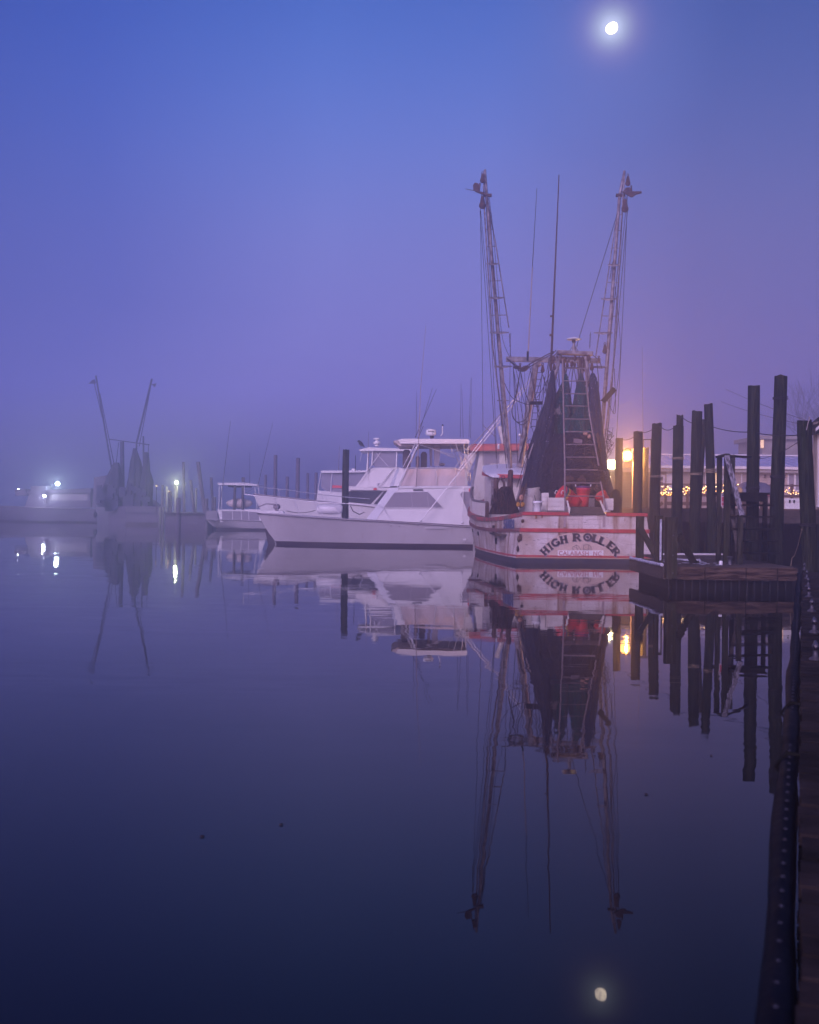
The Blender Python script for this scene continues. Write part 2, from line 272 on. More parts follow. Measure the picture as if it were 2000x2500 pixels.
# ================================================================== mesh helpers
LOC = {}
class MB:
    def __init__(s): s.v = []; s.f = []; s.sm = []
    def add(s, vs, fs, smooth=False):
        o = len(s.v); s.v += [Vector(v) for v in vs]; s.f += [tuple(i + o for i in f) for f in fs]; s.sm += [smooth] * len(fs); return s
    def box(s, c, size, rot=None):
        c = Vector(c); hx, hy, hz = size[0] / 2, size[1] / 2, size[2] / 2
        vs = [Vector((x, y, z)) for x in (-hx, hx) for y in (-hy, hy) for z in (-hz, hz)]
        if rot is not None:
            M = rot if isinstance(rot, Matrix) else Euler(rot).to_matrix(); vs = [M @ v for v in vs]
        return s.add([v + c for v in vs], [(0, 1, 3, 2), (4, 6, 7, 5), (0, 4, 5, 1), (2, 3, 7, 6), (0, 2, 6, 4), (1, 5, 7, 3)])
    def beam(s, a, b, w, d, up=(0, 1, 0)):          # rectangular bar from a to b
        a, b = Vector(a), Vector(b); z = (b - a); ln = z.length; z.normalize(); y = Vector(up) - z * z.dot(Vector(up))
        if y.length < 1e-4: y = Vector((1, 0, 0)) - z * z.x
        y.normalize(); x = y.cross(z)
        return s.box((a + b) / 2, (w, d, ln), Matrix((x, y, z)).transposed())
    def cyl(s, a, b, r0, r1=None, n=8, cap=True):
        return s.tube([a, b], [r0, r0 if r1 is None else r1], n, cap)
    def tube(s, pts, r, n=6, cap=True):
        pts = [Vector(p) for p in pts]; k = len(pts); rs = r if isinstance(r, (list, tuple)) else [r] * k
        vs = []; prev = None
        for i, p in enumerate(pts):
            t = (pts[min(i + 1, k - 1)] - pts[max(i - 1, 0)]).normalized()
            if prev is None:
                x = t.orthogonal().normalized()
            else:
                x = (prev - t * prev.dot(t)); x = x.normalized() if x.length > 1e-6 else t.orthogonal().normalized()
            prev = x; y = t.cross(x)
            vs += [p + (x * math.cos(2 * math.pi * j / n) + y * math.sin(2 * math.pi * j / n)) * rs[i] for j in range(n)]
        fs = [(i * n + j, i * n + (j + 1) % n, (i + 1) * n + (j + 1) % n, (i + 1) * n + j) for i in range(k - 1) for j in range(n)]
        s.add(vs, fs, True)
        if cap: s.add(vs[:n], [tuple(range(n))[::-1]]); s.add(vs[-n:], [tuple(range(n))])
        return s
    def prism(s, pts, vec):
        pts = [Vector(p) for p in pts]; vec = Vector(vec); n = len(pts)
        return s.add(pts + [p + vec for p in pts], [tuple(range(n)), tuple(range(n, 2 * n))[::-1]] + [(i, i + n, (i + 1) % n + n, (i + 1) % n) for i in range(n)])
    def loft(s, rings, closed=True, cap=True, smooth=True):
        n = len(rings[0]); vs = [p for r in rings for p in r]; m = n if closed else n - 1
        s.add(vs, [(i * n + j, i * n + (j + 1) % n, (i + 1) * n + (j + 1) % n, (i + 1) * n + j) for i in range(len(rings) - 1) for j in range(m)], smooth)
        if cap: s.add(rings[0], [tuple(range(n))[::-1]]); s.add(rings[-1], [tuple(range(n))])
        return s
    def ball(s, c, r, n=10, m=7, scale=(1, 1, 1), jit=0.0, rot=None):
        c = Vector(c); rings = []
        for i in range(m + 1):
            ph = math.pi * i / m; ring = []
            for j in range(n):
                th = 2 * math.pi * j / n
                p = Vector((math.sin(ph) * math.cos(th) * scale[0], math.sin(ph) * math.sin(th) * scale[1], math.cos(ph) * scale[2])) * r * (1 + random.uniform(-jit, jit))
                if rot is not None: p = rot @ p
                ring.append(c + p)
            rings.append(ring)
        return s.loft(rings, cap=False)
    def lathe(s, c, prof, n=12, axis=None):          # prof: (radius, height)
        c = Vector(c); M = Matrix.Identity(3) if axis is None else Vector(axis).to_track_quat('Z', 'Y').to_matrix()
        return s.loft([[c + M @ Vector((r * math.cos(2 * math.pi * j / n), r * math.sin(2 * math.pi * j / n), h)) for j in range(n)] for r, h in prof])
    def build(s, name, material, parent=None, label=None):
        if parent is None:
            lo = [min(v[i] for v in s.v) for i in range(3)]; hi = [max(v[i] for v in s.v) for i in range(3)]
            org = Vector(((lo[0] + hi[0]) / 2, (lo[1] + hi[1]) / 2, lo[2])); loc = org
        else: org = LOC[parent.name]; loc = Vector((0, 0, 0))
        me = bpy.data.meshes.new(name); me.from_pydata([tuple(v - org) for v in s.v], [], s.f)
        me.polygons.foreach_set('use_smooth', s.sm); me.materials.append(material); me.validate(); me.update()
        o = bpy.data.objects.new(name, me); COL.objects.link(o); o.location = loc
        if parent is not None: o.parent = parent
        LOC[o.name] = org
        if label: o['label'] = label
        return o
def tag(o, label, cat, group=None, kind=None):
    if label: o['label'] = label
    if cat: o['category'] = cat
    if group: o['group'] = group
    if kind: o['kind'] = kind
    return o
def thing(name, loc, label, cat, group=None):
    o = bpy.data.objects.new(name, None); COL.objects.link(o); o.location = Vector(loc); o.empty_display_size = 0.3; LOC[o.name] = Vector(loc)
    return tag(o, label, cat, group)
def struct(name, mb, m): return tag(mb.build(name, m), None, None, kind='structure')
def sag(a, b, d, n=10): 
    a, b = Vector(a), Vector(b)
    return [a.lerp(b, i / n) - Vector((0, 0, d * 4 * (i / n) * (1 - i / n))) for i in range(n + 1)]
def pl(D, *pts): return [S(x, y, D) for x, y in pts]
def plate(pts, D, th=0.06): return MB().prism(pl(D, *pts), (0, th, 0))
def hz(x): return 1242 + 0.0113 * (x - 1000)

# text using Blender's built in font, as thin solid letters on a plane (O origin, U reading direction, V up)
def text_mesh(txt, O, U, V, size, depth=0.006, offset=0.0, space=1.0):
    cu = bpy.data.curves.new('lettering', 'FONT'); cu.body = txt; cu.size = size; cu.extrude = depth; cu.offset = offset; cu.space_character = space
    ob = bpy.data.objects.new('lettering', cu); COL.objects.link(ob); bpy.context.view_layer.update()
    me = bpy.data.meshes.new_from_object(ob); U = Vector(U).normalized(); V = Vector(V).normalized(); W = U.cross(V); O = Vector(O)
    mb = MB().add([O + U * v.co.x + V * v.co.y + W * v.co.z for v in me.vertices], [tuple(p.vertices) for p in me.polygons])
    COL.objects.unlink(ob); bpy.data.objects.remove(ob); bpy.data.curves.remove(cu); bpy.data.meshes.remove(me)
    return mb
#%%STRUCTURE%%
# ================================================================== water, ground, haze, moon
struct('water', MB().add([(-650, -40, 0), (650, -40, 0), (650, 1100, 0), (-650, 1100, 0)], [(0, 1, 2, 3)]), water_mat())
struct('ground', MB().box((160, 90, 0.95), (284, 84, 2.0)), soil)
hm = bpy.data.materials.new('haze_air'); hm.use_nodes = True; hn = hm.node_tree.nodes; hn.clear()
ho = hn.new('ShaderNodeOutputMaterial'); hv = hn.new('ShaderNodeVolumePrincipled'); hm.node_tree.links.new(hv.outputs[0], ho.inputs['Volume'])
HAZE_DENS = 0.0074
hv.inputs['Color'].default_value = (0.93, 0.91, 1.0, 1); hv.inputs['Density'].default_value = HAZE_DENS; hv.inputs['Anisotropy'].default_value = 0.70
haze = MB().box((0, 540, 10.25), (1420, 1280, 22.5)).build('haze', hm); haze['kind'] = 'stuff'
mc = Vector((0, 0, 2)) + MOON * 6000; rr = 6000 * 13.6 / F
mo = MB(); sq = (CU * 0.85 - CR * 0.5).normalized(); rings = []
for i in range(17):
    ph = math.pi * i / 16; ring = []
    for j in range(32):
        th = 2 * math.pi * j / 32; p = Vector((math.sin(ph) * math.cos(th), math.sin(ph) * math.sin(th), math.cos(ph))); k = p.dot(sq)
        if k > 0: p = p - sq * k * 0.32
        ring.append(mc + p * rr)
    rings.append(ring)
tag(mo.loft(rings, cap=False).build('moon', moon_mat()), 'bright gibbous moon with a pale halo in the blue sky', 'moon')

# ================================================================== pilings
def piling(px, py, w, D, label, bot=None, group='dock pilings', mt=None, cap=None, foot=0.0, name='piling'):
    top = S(px, py, D); r = w / 2 * D / F
    if bot: b = S(bot[0], bot[1], D); d = (top - b) / (top.z - b.z); base = b - d * (b.z + 0.9)
    else: base = Vector((top.x, top.y, -0.9)); 
    mb = MB(); n = 16; k = 14; rings = []; ph = random.uniform(0, 6); lump = [random.uniform(-0.05, 0.05) for _ in range(n)]
    for i in range(k + 1):
        t = i / k; c = base.lerp(top, t); rad = r * (1.13 - 0.13 * t)
        c = c + Vector((math.sin(t * 5 + ph), math.cos(t * 4 + ph), 0)) * r * 0.07
        rings.append([c + Vector((math.cos(2 * math.pi * j / n), math.sin(2 * math.pi * j / n), 0)) * rad * (1 + lump[j] + random.uniform(-0.02, 0.02)) + Vector((0, 0, random.uniform(-0.03, 0.03) if i == k else 0)) for j in range(n)])
    mb.loft(rings)
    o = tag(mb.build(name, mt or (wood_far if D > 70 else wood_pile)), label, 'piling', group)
    return o, top, r
GP = 'tall wooden pilings along the right dock'
P = {}
P[1] = piling(1512, 1070, 18, 49.5, 'short dark piling just left of the orange lamp', group=GP)
P[2] = piling(1558, 1054, 22, 45.6, 'dark piling just right of the orange lamp', group=GP)
P['2b'] = piling(1577, 1093, 14, 52.0, 'thin short piling half hidden to the right of the lamp piling', group=GP)
P[3] = piling(1605, 1034, 24, 43.0, 'piling with a stepped top in front of the small white framed window', bot=(1598, 1255), group=GP)
P[4] = piling(1657, 1040, 25, 38.3, 'broad piling with a second thinner post rising behind its top', bot=(1652, 1240), group=GP)
P['4b'] = piling(1660, 1014, 16, 40.2, 'thin post rising behind the top of the broad piling', group=GP)
P[5] = piling(1702, 1004, 25, 37.0, 'left of the two close leaning pilings, widest at its top', bot=(1697, 1290), group=GP)
P['5b'] = piling(1716, 1026, 18, 39.5, 'narrow piling wedged between the two close leaning pilings', bot=(1700, 1300), group=GP)
P[6] = piling(1730, 987, 21, 36.0, 'right and taller of the two close leaning pilings', bot=(1738, 1285), group=GP)
P[7] = piling(1840, 943, 28, 31.0, 'second tallest dark piling, standing behind the stair landing', bot=(1838, 1250), group=GP)
P[8] = piling(1906, 918, 30, 29.9, 'tallest dark piling on the right of the picture', bot=(1897, 1260), group=GP)
P[9] = piling(1964, 1027, 33, 26.3, 'thick near piling at the right edge leaning towards the walkway', bot=(1976, 1370), group=GP)
GB = 'pilings in the mist behind the white yachts'
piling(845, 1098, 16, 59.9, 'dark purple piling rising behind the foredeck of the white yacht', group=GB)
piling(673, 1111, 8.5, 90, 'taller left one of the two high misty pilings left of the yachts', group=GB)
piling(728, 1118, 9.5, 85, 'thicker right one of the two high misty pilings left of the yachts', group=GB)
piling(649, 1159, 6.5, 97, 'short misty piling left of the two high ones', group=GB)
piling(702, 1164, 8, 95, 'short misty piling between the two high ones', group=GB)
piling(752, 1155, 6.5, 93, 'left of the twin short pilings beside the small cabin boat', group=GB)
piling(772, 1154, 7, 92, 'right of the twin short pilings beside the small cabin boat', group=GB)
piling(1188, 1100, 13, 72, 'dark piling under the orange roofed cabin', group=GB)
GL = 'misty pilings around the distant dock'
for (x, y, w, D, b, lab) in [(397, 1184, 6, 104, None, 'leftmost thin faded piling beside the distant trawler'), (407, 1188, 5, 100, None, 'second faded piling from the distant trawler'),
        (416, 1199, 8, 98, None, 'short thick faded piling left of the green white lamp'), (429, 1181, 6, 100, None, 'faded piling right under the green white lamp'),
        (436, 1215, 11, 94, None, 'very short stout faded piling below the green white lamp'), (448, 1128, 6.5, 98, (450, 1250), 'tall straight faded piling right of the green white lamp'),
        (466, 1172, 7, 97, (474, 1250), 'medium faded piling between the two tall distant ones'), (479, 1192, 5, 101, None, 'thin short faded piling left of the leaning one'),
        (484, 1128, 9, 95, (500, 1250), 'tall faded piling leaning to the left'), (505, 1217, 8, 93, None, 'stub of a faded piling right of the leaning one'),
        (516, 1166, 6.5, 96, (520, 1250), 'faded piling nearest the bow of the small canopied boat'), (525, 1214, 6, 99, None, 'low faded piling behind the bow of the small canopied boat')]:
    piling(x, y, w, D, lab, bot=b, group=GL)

def wraps(key, zs, m_=None, turns=2):
    o_, top_, r_ = P[key]; me_ = o_.data; off_ = LOC[o_.name]
    for z in zs:
        ring = sorted((v.co + off_ for v in me_.vertices), key=lambda q: abs(q.z - z))[:16]
        cx_ = sum((v.x for v in ring), 0) / len(ring); cy_ = sum((v.y for v in ring), 0) / len(ring)
        for t_ in range(turns):
            MB().tube([(cx_ + r_ * 1.14 * math.cos(a * .4), cy_ + r_ * 1.14 * math.sin(a * .4), z + t_ * .045 + .012 * math.sin(a * .4 + t_)) for a in range(17)], .016, 5).build('rope_wrap', m_ or skin_rope, o_)
wraps(3, (3.4,)); wraps(5, (3.3,)); wraps(6, (3.35,), None, 3); wraps(4, (3.9,)); wraps(7, (2.7,), wire_m); wraps(8, (3.0, 5.2), wire_m); wraps(9, (1.7,), wire_m)
# ropes and wires slung from the pilings
def ropeline(pts, r, m, label, cat='rope', name='rope'):
    return tag(MB().tube(pts, r, 5).build(name, m), label, cat)
def chain_pts(lst):
    out_ = []
    for (a, b, d) in lst: out_ += sag(a, b, d, 8)[:-1]
    return out_ + [Vector(lst[-1][1])]
tp = {k: v[1] for k, v in P.items()}
off = Vector((0, -0.22, -0.05))
ropeline(chain_pts([(tp[1] + off, tp[2] + off, 0.15), (tp[2] + off, tp[3] + off, 0.12), (tp[3] + off, tp['4b'] + Vector((0, -0.3, -0.1)), 0.35), (tp['4b'] + Vector((0, -0.3, -0.1)), S(1722, 1036, 36.5), 0.1), (S(1722, 1036, 36.5), S(1835, 1055, 31.5), 0.08), (S(1835, 1055, 31.5), S(1955, 1062, 26.6), 0.05)]), 0.013, wire_m, 'sagging rope slung from top to top of the right pilings')
ropeline(sag(S(1772, 950, 75), S(2010, 1040, 45), 0.1), 0.012, wire_m, 'upper thin overhead wire on the right', 'wire', 'overhead_wire')
ropeline(sag(S(1760, 980, 75), S(2010, 1046, 45), 0.15), 0.012, wire_m, 'lower thin overhead wire on the right', 'wire', 'overhead_wire')
ropeline(sag(S(1790, 1109, 40), S(1948, 1080, 27), 0.3), 0.008, wire_m, 'thin slack line above the pale metal roof', 'wire', 'overhead_wire')
ropeline([S(1969, 1050, 26), S(1977, 1018, 26)], 0.012, wire_l, 'short white rod sticking up behind the right edge piling', 'rod', 'rod')
#%%RIGHT%%
# ================================================================== right bank
# upper dock: deck slab on dark supports
ud = thing('upper_dock', (17, 45, 0), 'raised timber dock with a pale edge board behind the pilings', 'dock')
MB().box((20.4, 48.2, 2.05), (19.6, 21.6, 0.18)).build('deck', wood_rail, ud)
MB().box((20.4, 37.36, 1.86), (19.6, 0.10, 0.46)).build('edge_board', wood_grey, ud)
MB().box((10.56, 48.2, 1.86), (0.10, 21.6, 0.46)).build('edge_board', wood_grey, ud)
for x in (11.2, 12.9, 14.6, 16.3): MB().cyl((x, 37.8, -0.8), (x, 37.8, 1.94), 0.16, 0.15, 10).build('support_post', wood_dark, ud)
tag(MB().box((20.6, 39.2, 0.75), (19.0, 0.25, 2.38)).build('bulkhead', wood_dark), 'dark timber bulkhead under the raised dock', 'bulkhead')
tag(MB().box((11.05, 49.0, 0.75), (0.25, 19.2, 2.38)).build('bulkhead', wood_dark), 'dark side bulkhead beside the trawler', 'bulkhead')

# long low building
DB = 62.0
bl = thing('dockside_building', S(1780, 1240, DB), 'long low beige building with a pale metal roof behind the pilings', 'building')
xl, xr = S(1583, 1200, DB).x, S(2060, 1200, DB).x
ze, zr = S(1780, 1140, DB).z, S(1780, 1113, DB + 4).z
wall = MB().box(((xl + xr) / 2, DB + 4, (2.0 + ze) / 2), (xr - xl, 8, ze - 2.0)).build('wall', siding, bl)
mbs = MB()
for k in range(17): mbs.box(((xl + xr) / 2, DB - 0.01, 2.1 + k * 0.15), (xr - xl, 0.02, 0.012))
mbs.build('clapboard_line', G('siding_joint_line', (0.25, 0.18, 0.16), 0.8), wall)  # darker joint lines between the clapboards
rf = MB().add([(xl - .3, DB - .6, ze), (xr + .3, DB - .6, ze), (xr + .3, DB + 4, zr), (xl - .3, DB + 4, zr), (xl - .3, DB + 8.6, ze), (xr + .3, DB + 8.6, ze), (xl - .3, DB + 4, zr - .15), (xr + .3, DB + 4, zr - .15)],
    [(0, 1, 2, 3), (3, 2, 5, 4), (0, 3, 4, 6), (1, 7, 5, 2), (0, 6, 7, 1), (6, 4, 5, 7)])
roof = rf.build('roof', roof_metal, bl)
mbs = MB()
for k in range(26):
    x = xl + 0.2 + k * (xr - xl - .4) / 25; mbs.beam((x, DB - .6, ze + .03), (x, DB + 4, zr + .03), 0.04, 0.04, up=(0, 0, 1))
mbs.build('seam', roof_metal, roof)
MB().box(((xl + xr) / 2, DB + 4, zr + .05), (xr - xl + .6, 0.3, 0.08)).build('ridge_cap', trim_white, roof)
MB().box(((xl + xr) / 2, DB - .66, ze - 0.06), (xr - xl + .6, 0.10, 0.16)).build('gutter', trim_white, bl)
MB().box(((xl + xr) / 2, DB - .42, ze - 0.23), (xr - xl + .5, 0.06, 0.13)).build('fascia', trim_white, bl)
MB().box(((xl + xr) / 2, DB - .2, ze - 0.30), (xr - xl + .5, 0.4, 0.04)).build('soffit', trim_white, bl)
def window(x0, y0, x1, y1, D, parent, pane=glass_d, fr=0.09, mull=True, name='window'):
    a, b = S(x0, y1, D - .05), S(x1, y0, D - .05); w, h = b.x - a.x, b.z - a.z; c = (a + b) / 2
    f = MB()
    for sx in (-1, 1): f.box((c.x + sx * (w / 2 - fr / 2), c.y, c.z), (fr, 0.08, h))
    for sz in (-1, 1): f.box((c.x, c.y, c.z + sz * (h / 2 - fr / 2)), (w - 2 * fr, 0.08, fr))
    if mull: f.box((c.x, c.y + .005, c.z), (0.04, 0.06, h - 2 * fr)); f.box((c.x, c.y + .008, c.z), (w - 2 * fr, 0.05, 0.04))
    o = f.build(name, trim_white, parent)
    MB().box((c.x, c.y + 0.03, c.z), (w - 2 * fr + .01, 0.02, h - 2 * fr + .01)).build('pane', pane, o); return o
window(1588, 1160, 1623, 1189, DB, bl); window(1760, 1153, 1774, 1172, DB, bl)
window(1722, 1154, 1740, 1188, DB, bl, pane=siding_grey, mull=False)
o = window(1922, 1153, 1958, 1200, DB, bl, pane=glass_m, mull=False, name='sliding_door')
MB().box(S(1941, 1176, DB - .1), (0.12, 0.06, 1.0)).build('mullion', trim_white, o)
MB().box(S(1635, 1172, DB - .04), (0.35, 0.08, 1.5)).build('door', trim_white, bl, 'white door left of the tan panels')
MB().box(S(1683, 1172, DB - .03), (3.2 * .6, 0.06, 1.2)).build('wall_panel', siding_grey, bl)
MB().box(S(1748, 1168, DB - .06), (0.16, 0.05, 0.62)).build('lit_window', em_win, bl)
MB().box(S(1811, 1172, DB - .05), (0.05, 0.06, 0.75)).build('downpipe', trim_white, bl)
MB().box(S(1868, 1163, DB - .06), (0.10, 0.08, 0.2)).build('wall_box', dark_steel, bl)
lm = thing('wall_lamp', S(1991, 1166, DB - .2), 'small yellow wall lamp on the beige building at the far right', 'lamp')
MB().lathe(S(1991, 1164, DB - .3), [(0.03, 0), (0.10, 0.03), (0.12, 0.2), (0.04, 0.28)], 8).build('housing', dark_steel, lm)
MB().ball(S(1991, 1159, DB - .45), 0.09).build('bulb', em_yellow, lm)

# taller building behind, lit edge
b2 = thing('tall_building', S(1905, 1240, 84), 'dim taller building behind the pale metal roof with a lit corner', 'building')
a, b = S(1860, 1112, 84), S(1985, 1074, 84)
MB().box(((a.x + b.x) / 2, 87, (b.z + 2) / 2), (b.x - a.x, 6, b.z - 2 + .0)).build('wall', siding_grey, b2)
MB().prism([(a.x - .3, 83.7, b.z), (b.x + .3, 83.7, b.z), (b.x + .3, 83.7, b.z + .25), (a.x - .3, 83.7, b.z + .3)], (0, 6.6, 0)).build('roof', siding_grey, b2)
MB().box((a.x - .02, 83.9, S(1857, 1084, 84).z), (0.22, 0.15, 0.65)).build('lit_window', em_win, b2)
MB().box((S(1988, 1106, 84).x, 83.9, S(1988, 1106, 84).z), (0.5, 0.1, 0.55)).build('lit_window', em_win2, b2)

# near shed corner at the right edge
b3 = thing('corner_shed', S(1998, 1240, 36), 'shed corner with a dark overhanging eave at the right edge', 'building')
a = S(1993, 1242, 36)
MB().box((a.x + 1.5, 36.2, (a.z + 5.1) / 2), (3.0, .3, 5.1 - a.z)).build('wall', siding_grey, b3)
MB().box((a.x + .06, 35.93, (a.z + 5.0) / 2), (0.12, 0.12, 4.9 - a.z)).build('corner_board', trim_white, b3)
rp = [S(1980, 1048, 36), S(2012, 1020, 36), S(2060, 985, 36), S(2060, 1008, 36), S(2014, 1044, 36), S(1980, 1063, 36)]
MB().prism([p + Vector((0, -0.4, 0)) for p in rp], (0, 1.2, 0)).build('roof', wood_dark, b3)
MB().prism([p + Vector((0, -0.46, 0)) for p in (rp[0], rp[1], rp[2], rp[2] - Vector((0, 0, .10)), rp[1] - Vector((0, 0, .10)), rp[0] - Vector((0, 0, .10)))], (0, 0.05, 0)).build('barge_board', trim_white, b3)

# small lamp-lit shed behind the first pilings
b4 = thing('lamp_shed', S(1540, 1240, 57), 'small grey clapboard shed lit by the orange lamp', 'building')
a, b = S(1482, 1245, 57), S(1594, 1152, 57)
w4 = MB().box(((a.x + b.x) / 2, 58.5, (2.1 + b.z) / 2), (b.x - a.x, 3, b.z - 2.1)).build('wall', G('dark_grey_clapboard', (0.11, 0.095, 0.085), 0.85, var=(2, (0.08, 0.065, 0.06), 0.2)), b4)
mbs = MB()
for k in range(14): mbs.box(((a.x + b.x) / 2, 56.99, 2.2 + k * .16), (b.x - a.x, 0.02, 0.015))
mbs.build('clapboard_line', wood_rail, w4)
MB().prism([S(1476, 1152, 56.6), S(1598, 1152, 56.6), S(1590, 1143, 56.6), S(1484, 1143, 56.6)], (0, 3.6, 0)).build('roof', siding_grey, b4)
gf = MB()
for q in ((1571, 1072, 1571, 1150), (1571, 1073, 1590, 1073), (1590, 1073, 1590, 1150)): gf.beam(S(q[0], q[1], 56.9), S(q[2], q[3], 56.9), 0.05, 0.05)
gf.build('roof_frame', wire_m, b4)
MB().box(S(1566, 1195, 56.95), (0.7, 0.06, 1.1)).build('door', wood_rail, b4)

# lamps
def lamp(px, py, D, r, em, label, pole=None, power=0, col=(1, 1, 1), grp=None, pole_to=2.1):
    c = S(px, py, D)
    t = thing('dock_lamp', (c.x, c.y, pole_to), label, 'lamp', grp)
    MB().ball(c, r, 14, 9).build('globe', em, t)
    MB().lathe(c + Vector((0, 0, r * .9)), [(r * .9, 0), (r * .75, r * .25), (r * .2, r * .55)], 10).build('cap', dark_steel, t)
    px_, pz = c.x + (pole or 0), c.z
    mbp = MB().cyl((px_, c.y + .1, pole_to), (px_, c.y + .1, c.z + r * 1.3), 0.05, 0.04, 8)
    if pole: mbp.tube([(px_, c.y + .1, c.z + r * 1.3), (c.x, c.y + .02, c.z + r * 1.4)], 0.03)
    mbp.build('pole', wire_l, t)
    if power:
        ld = bpy.data.lights.new('lamp_light', 'POINT'); ld.energy = power; ld.color = col; ld.shadow_soft_size = r * 1.02
        lo = bpy.data.objects.new('lamp_light', ld); COL.objects.link(lo); lo.parent = t; lo.location = c - LOC[t.name] + Vector((0, -0.0, 0))
        lo.location.y -= r * 1.2 + .05; ld.shadow_soft_size = 0.05
    return t
lamp(1531, 1113, 52.5, 0.27, em_orange, 'glowing orange lamp between the first two pilings', pole=0.33, power=2200, col=(1.0, 0.40, 0.09))
t = thing('flood_lamp', (S(1491, 1133, 55).x, 55, 2.1), 'square yellow white lamp just right of the trawler nets', 'lamp')
MB().box(S(1491, 1134, 55), (0.42, 0.10, 0.42)).build('diffuser', em_yellow, t)
MB().box(S(1491, 1134, 55.09), (0.50, 0.06, 0.52)).build('housing', trim_white, t)
MB().box((S(1491, 1134, 55).x, 55.1, 2.95), (0.07, 0.07, 1.7)).build('post', trim_white, t)
ld = bpy.data.lights.new('lamp_light', 'POINT'); ld.energy = 380; ld.color = (1, 0.80, 0.42); ld.shadow_soft_size = 0.1
lo = bpy.data.objects.new('lamp_light', ld); COL.objects.link(lo); lo.parent = t; lo.location = S(1491, 1134, 54.6) - LOC[t.name]

# railing and fairy lights
DR = 47.5
rl = thing('dock_railing', (14, DR, 2.14), 'brown timber railing strung with fairy lights', 'railing')
def hb(x0, x1, y, h, D=DR, nm='rail', m=wood_rail, dd=0.05):
    a, b = S(x0, y, D), S(x1, y, D); MB().box(((a.x + b.x) / 2, D, (a.z + b.z) / 2), (b.x - a.x, dd, h)).build(nm, m, rl)
hb(1616, 1990, 1184, 0.07); hb(1616, 1990, 1210, 0.12); hb(1624, 1990, 1231, 0.16)
rl_posts = [1626, 1679, 1730, 1781, 1832, 1883, 1934, 1985]
for x in rl_posts:
    a = S(x, 1182, DR + .06); MB().box((a.x, a.y, (a.z + 2.14) / 2), (0.11, 0.06, a.z - 2.14)).build('post', wood_rail, rl)
MB().beam(S(1592, 1250, DR), S(1618, 1227, DR), 0.14, 0.05).build('ramp_rail', wood_rail, rl)
MB().beam(S(1592, 1226, DR), S(1618, 1205, DR), 0.12, 0.05).build('ramp_rail', wood_rail, rl)
secs = [(1589, 1596, 14, 1208, 1222, 'small drooping cluster of fairy lights at the ramp foot'),
        (1614, 1642, 46, 1188, 1209, 'dense cluster of fairy lights between the stepped and the broad piling'),
        (1664, 1698, 46, 1186, 1207, 'cluster of fairy lights right of the broad piling'),
        (1710, 1727, 26, 1186, 1204, 'cluster of fairy lights seen between the two close leaning pilings'),
        (1740, 1772, 40, 1184, 1206, 'cluster of fairy lights left of the stair post'),
        (1797, 1808, 12, 1182, 1200, 'few fairy lights left of the blue tarp'),
        (1876, 1888, 16, 1188, 1206, 'cluster of fairy lights left of the tallest piling'),
        (1911, 1957, 24, 1191, 1209, 'sparse row of fairy lights above the white cooler')]
bulb_me = None
for k, (x0, x1, n, y0, y1, lab) in enumerate(secs):
    n = int(n * .62)
    c = S((x0 + x1) / 2, y1, DR - .12); t = thing('string_lights', c, lab, 'string lights', 'fairy lights along the railing')
    pts = []
    for i in range(n):
        pts.append(S(x0 + (x1 - x0) * (i + random.random()) / n, y0 + (y1 - y0) * (random.random() ** 1.2), DR - .12 - random.random() * .08))
    MB().tube(pts, 0.006, 4).build('wire', wire_m, t)
    for i, p in enumerate(pts):
        if bulb_me is None:
            b0 = MB().ball(p, 0.020, 6, 4).build('bulb', em_bulb, t); bulb_me = b0.data
            bulb_me2 = bulb_me.copy(); bulb_me2.materials.clear(); bulb_me2.materials.append(em_bulb2); p0 = p - LOC[t.name]
        else:
            bo = bpy.data.objects.new('bulb', bulb_me if i % 3 else bulb_me2); COL.objects.link(bo); bo.parent = t; bo.location = (p - LOC[t.name]) - p0

# tarp covered skiff, cooler
t = thing('covered_skiff', S(1840, 1238, 44), 'upturned skiff under a blue grey tarp on the raised dock', 'boat')
rings = []
for i in range(11):
    u = i / 10; x = 1803 + u * 72; hgt = [.25, .75, .95, 1, 1, 1, .98, .95, .9, .8, .3][i]
    c = S(x, 1206, 44.3); h = S(x, 1176 + (1 - hgt) * 18, 44.3).z - c.z
    rings.append([c + Vector((0, -0.6 * math.cos(math.pi * j / 8), h * math.sin(math.pi * j / 8) ** .6)) for j in range(9)])
MB().loft(rings, closed=False).build('tarp', tarp, t)
MB().beam(S(1800, 1208, 43.8), S(1878, 1208, 43.8), 0.08, 0.08, up=(0, 0, 1)).build('gunwale', red_side, t)
for x in (1812, 1866): MB().box((S(x, 1220, 44.2).x, 44.2, (S(x, 1208, 44.2).z + 2.14) / 2), (0.12, 0.7, S(x, 1208, 44.2).z - 2.14)).build('trestle', wood_rail, t)
t = thing('cooler', S(1933, 1238, 38), 'white cooler with two black latches on the raised dock edge', 'cooler')
a, b = S(1912, 1237, 38), S(1951, 1211, 38); zc = 2.145
MB().box(((a.x + b.x) / 2, 38.0, zc + .12 + .0), (b.x - a.x, 0.4, 0.24)).build('body', white_pl, t)
MB().box(((a.x + b.x) / 2, 38.0, zc + .315), (b.x - a.x + .03, 0.44, 0.12)).build('lid', white_pl, t)
for q in (.27, .55): MB().box((a.x + (b.x - a.x) * q, 37.77, zc + .27), (0.05, 0.03, 0.10)).build('latch', black, t)
MB().cyl((b.x + .02, 38, zc + .2), (b.x + .07, 38, zc + .2), 0.03).build('drain_plug', black, t)

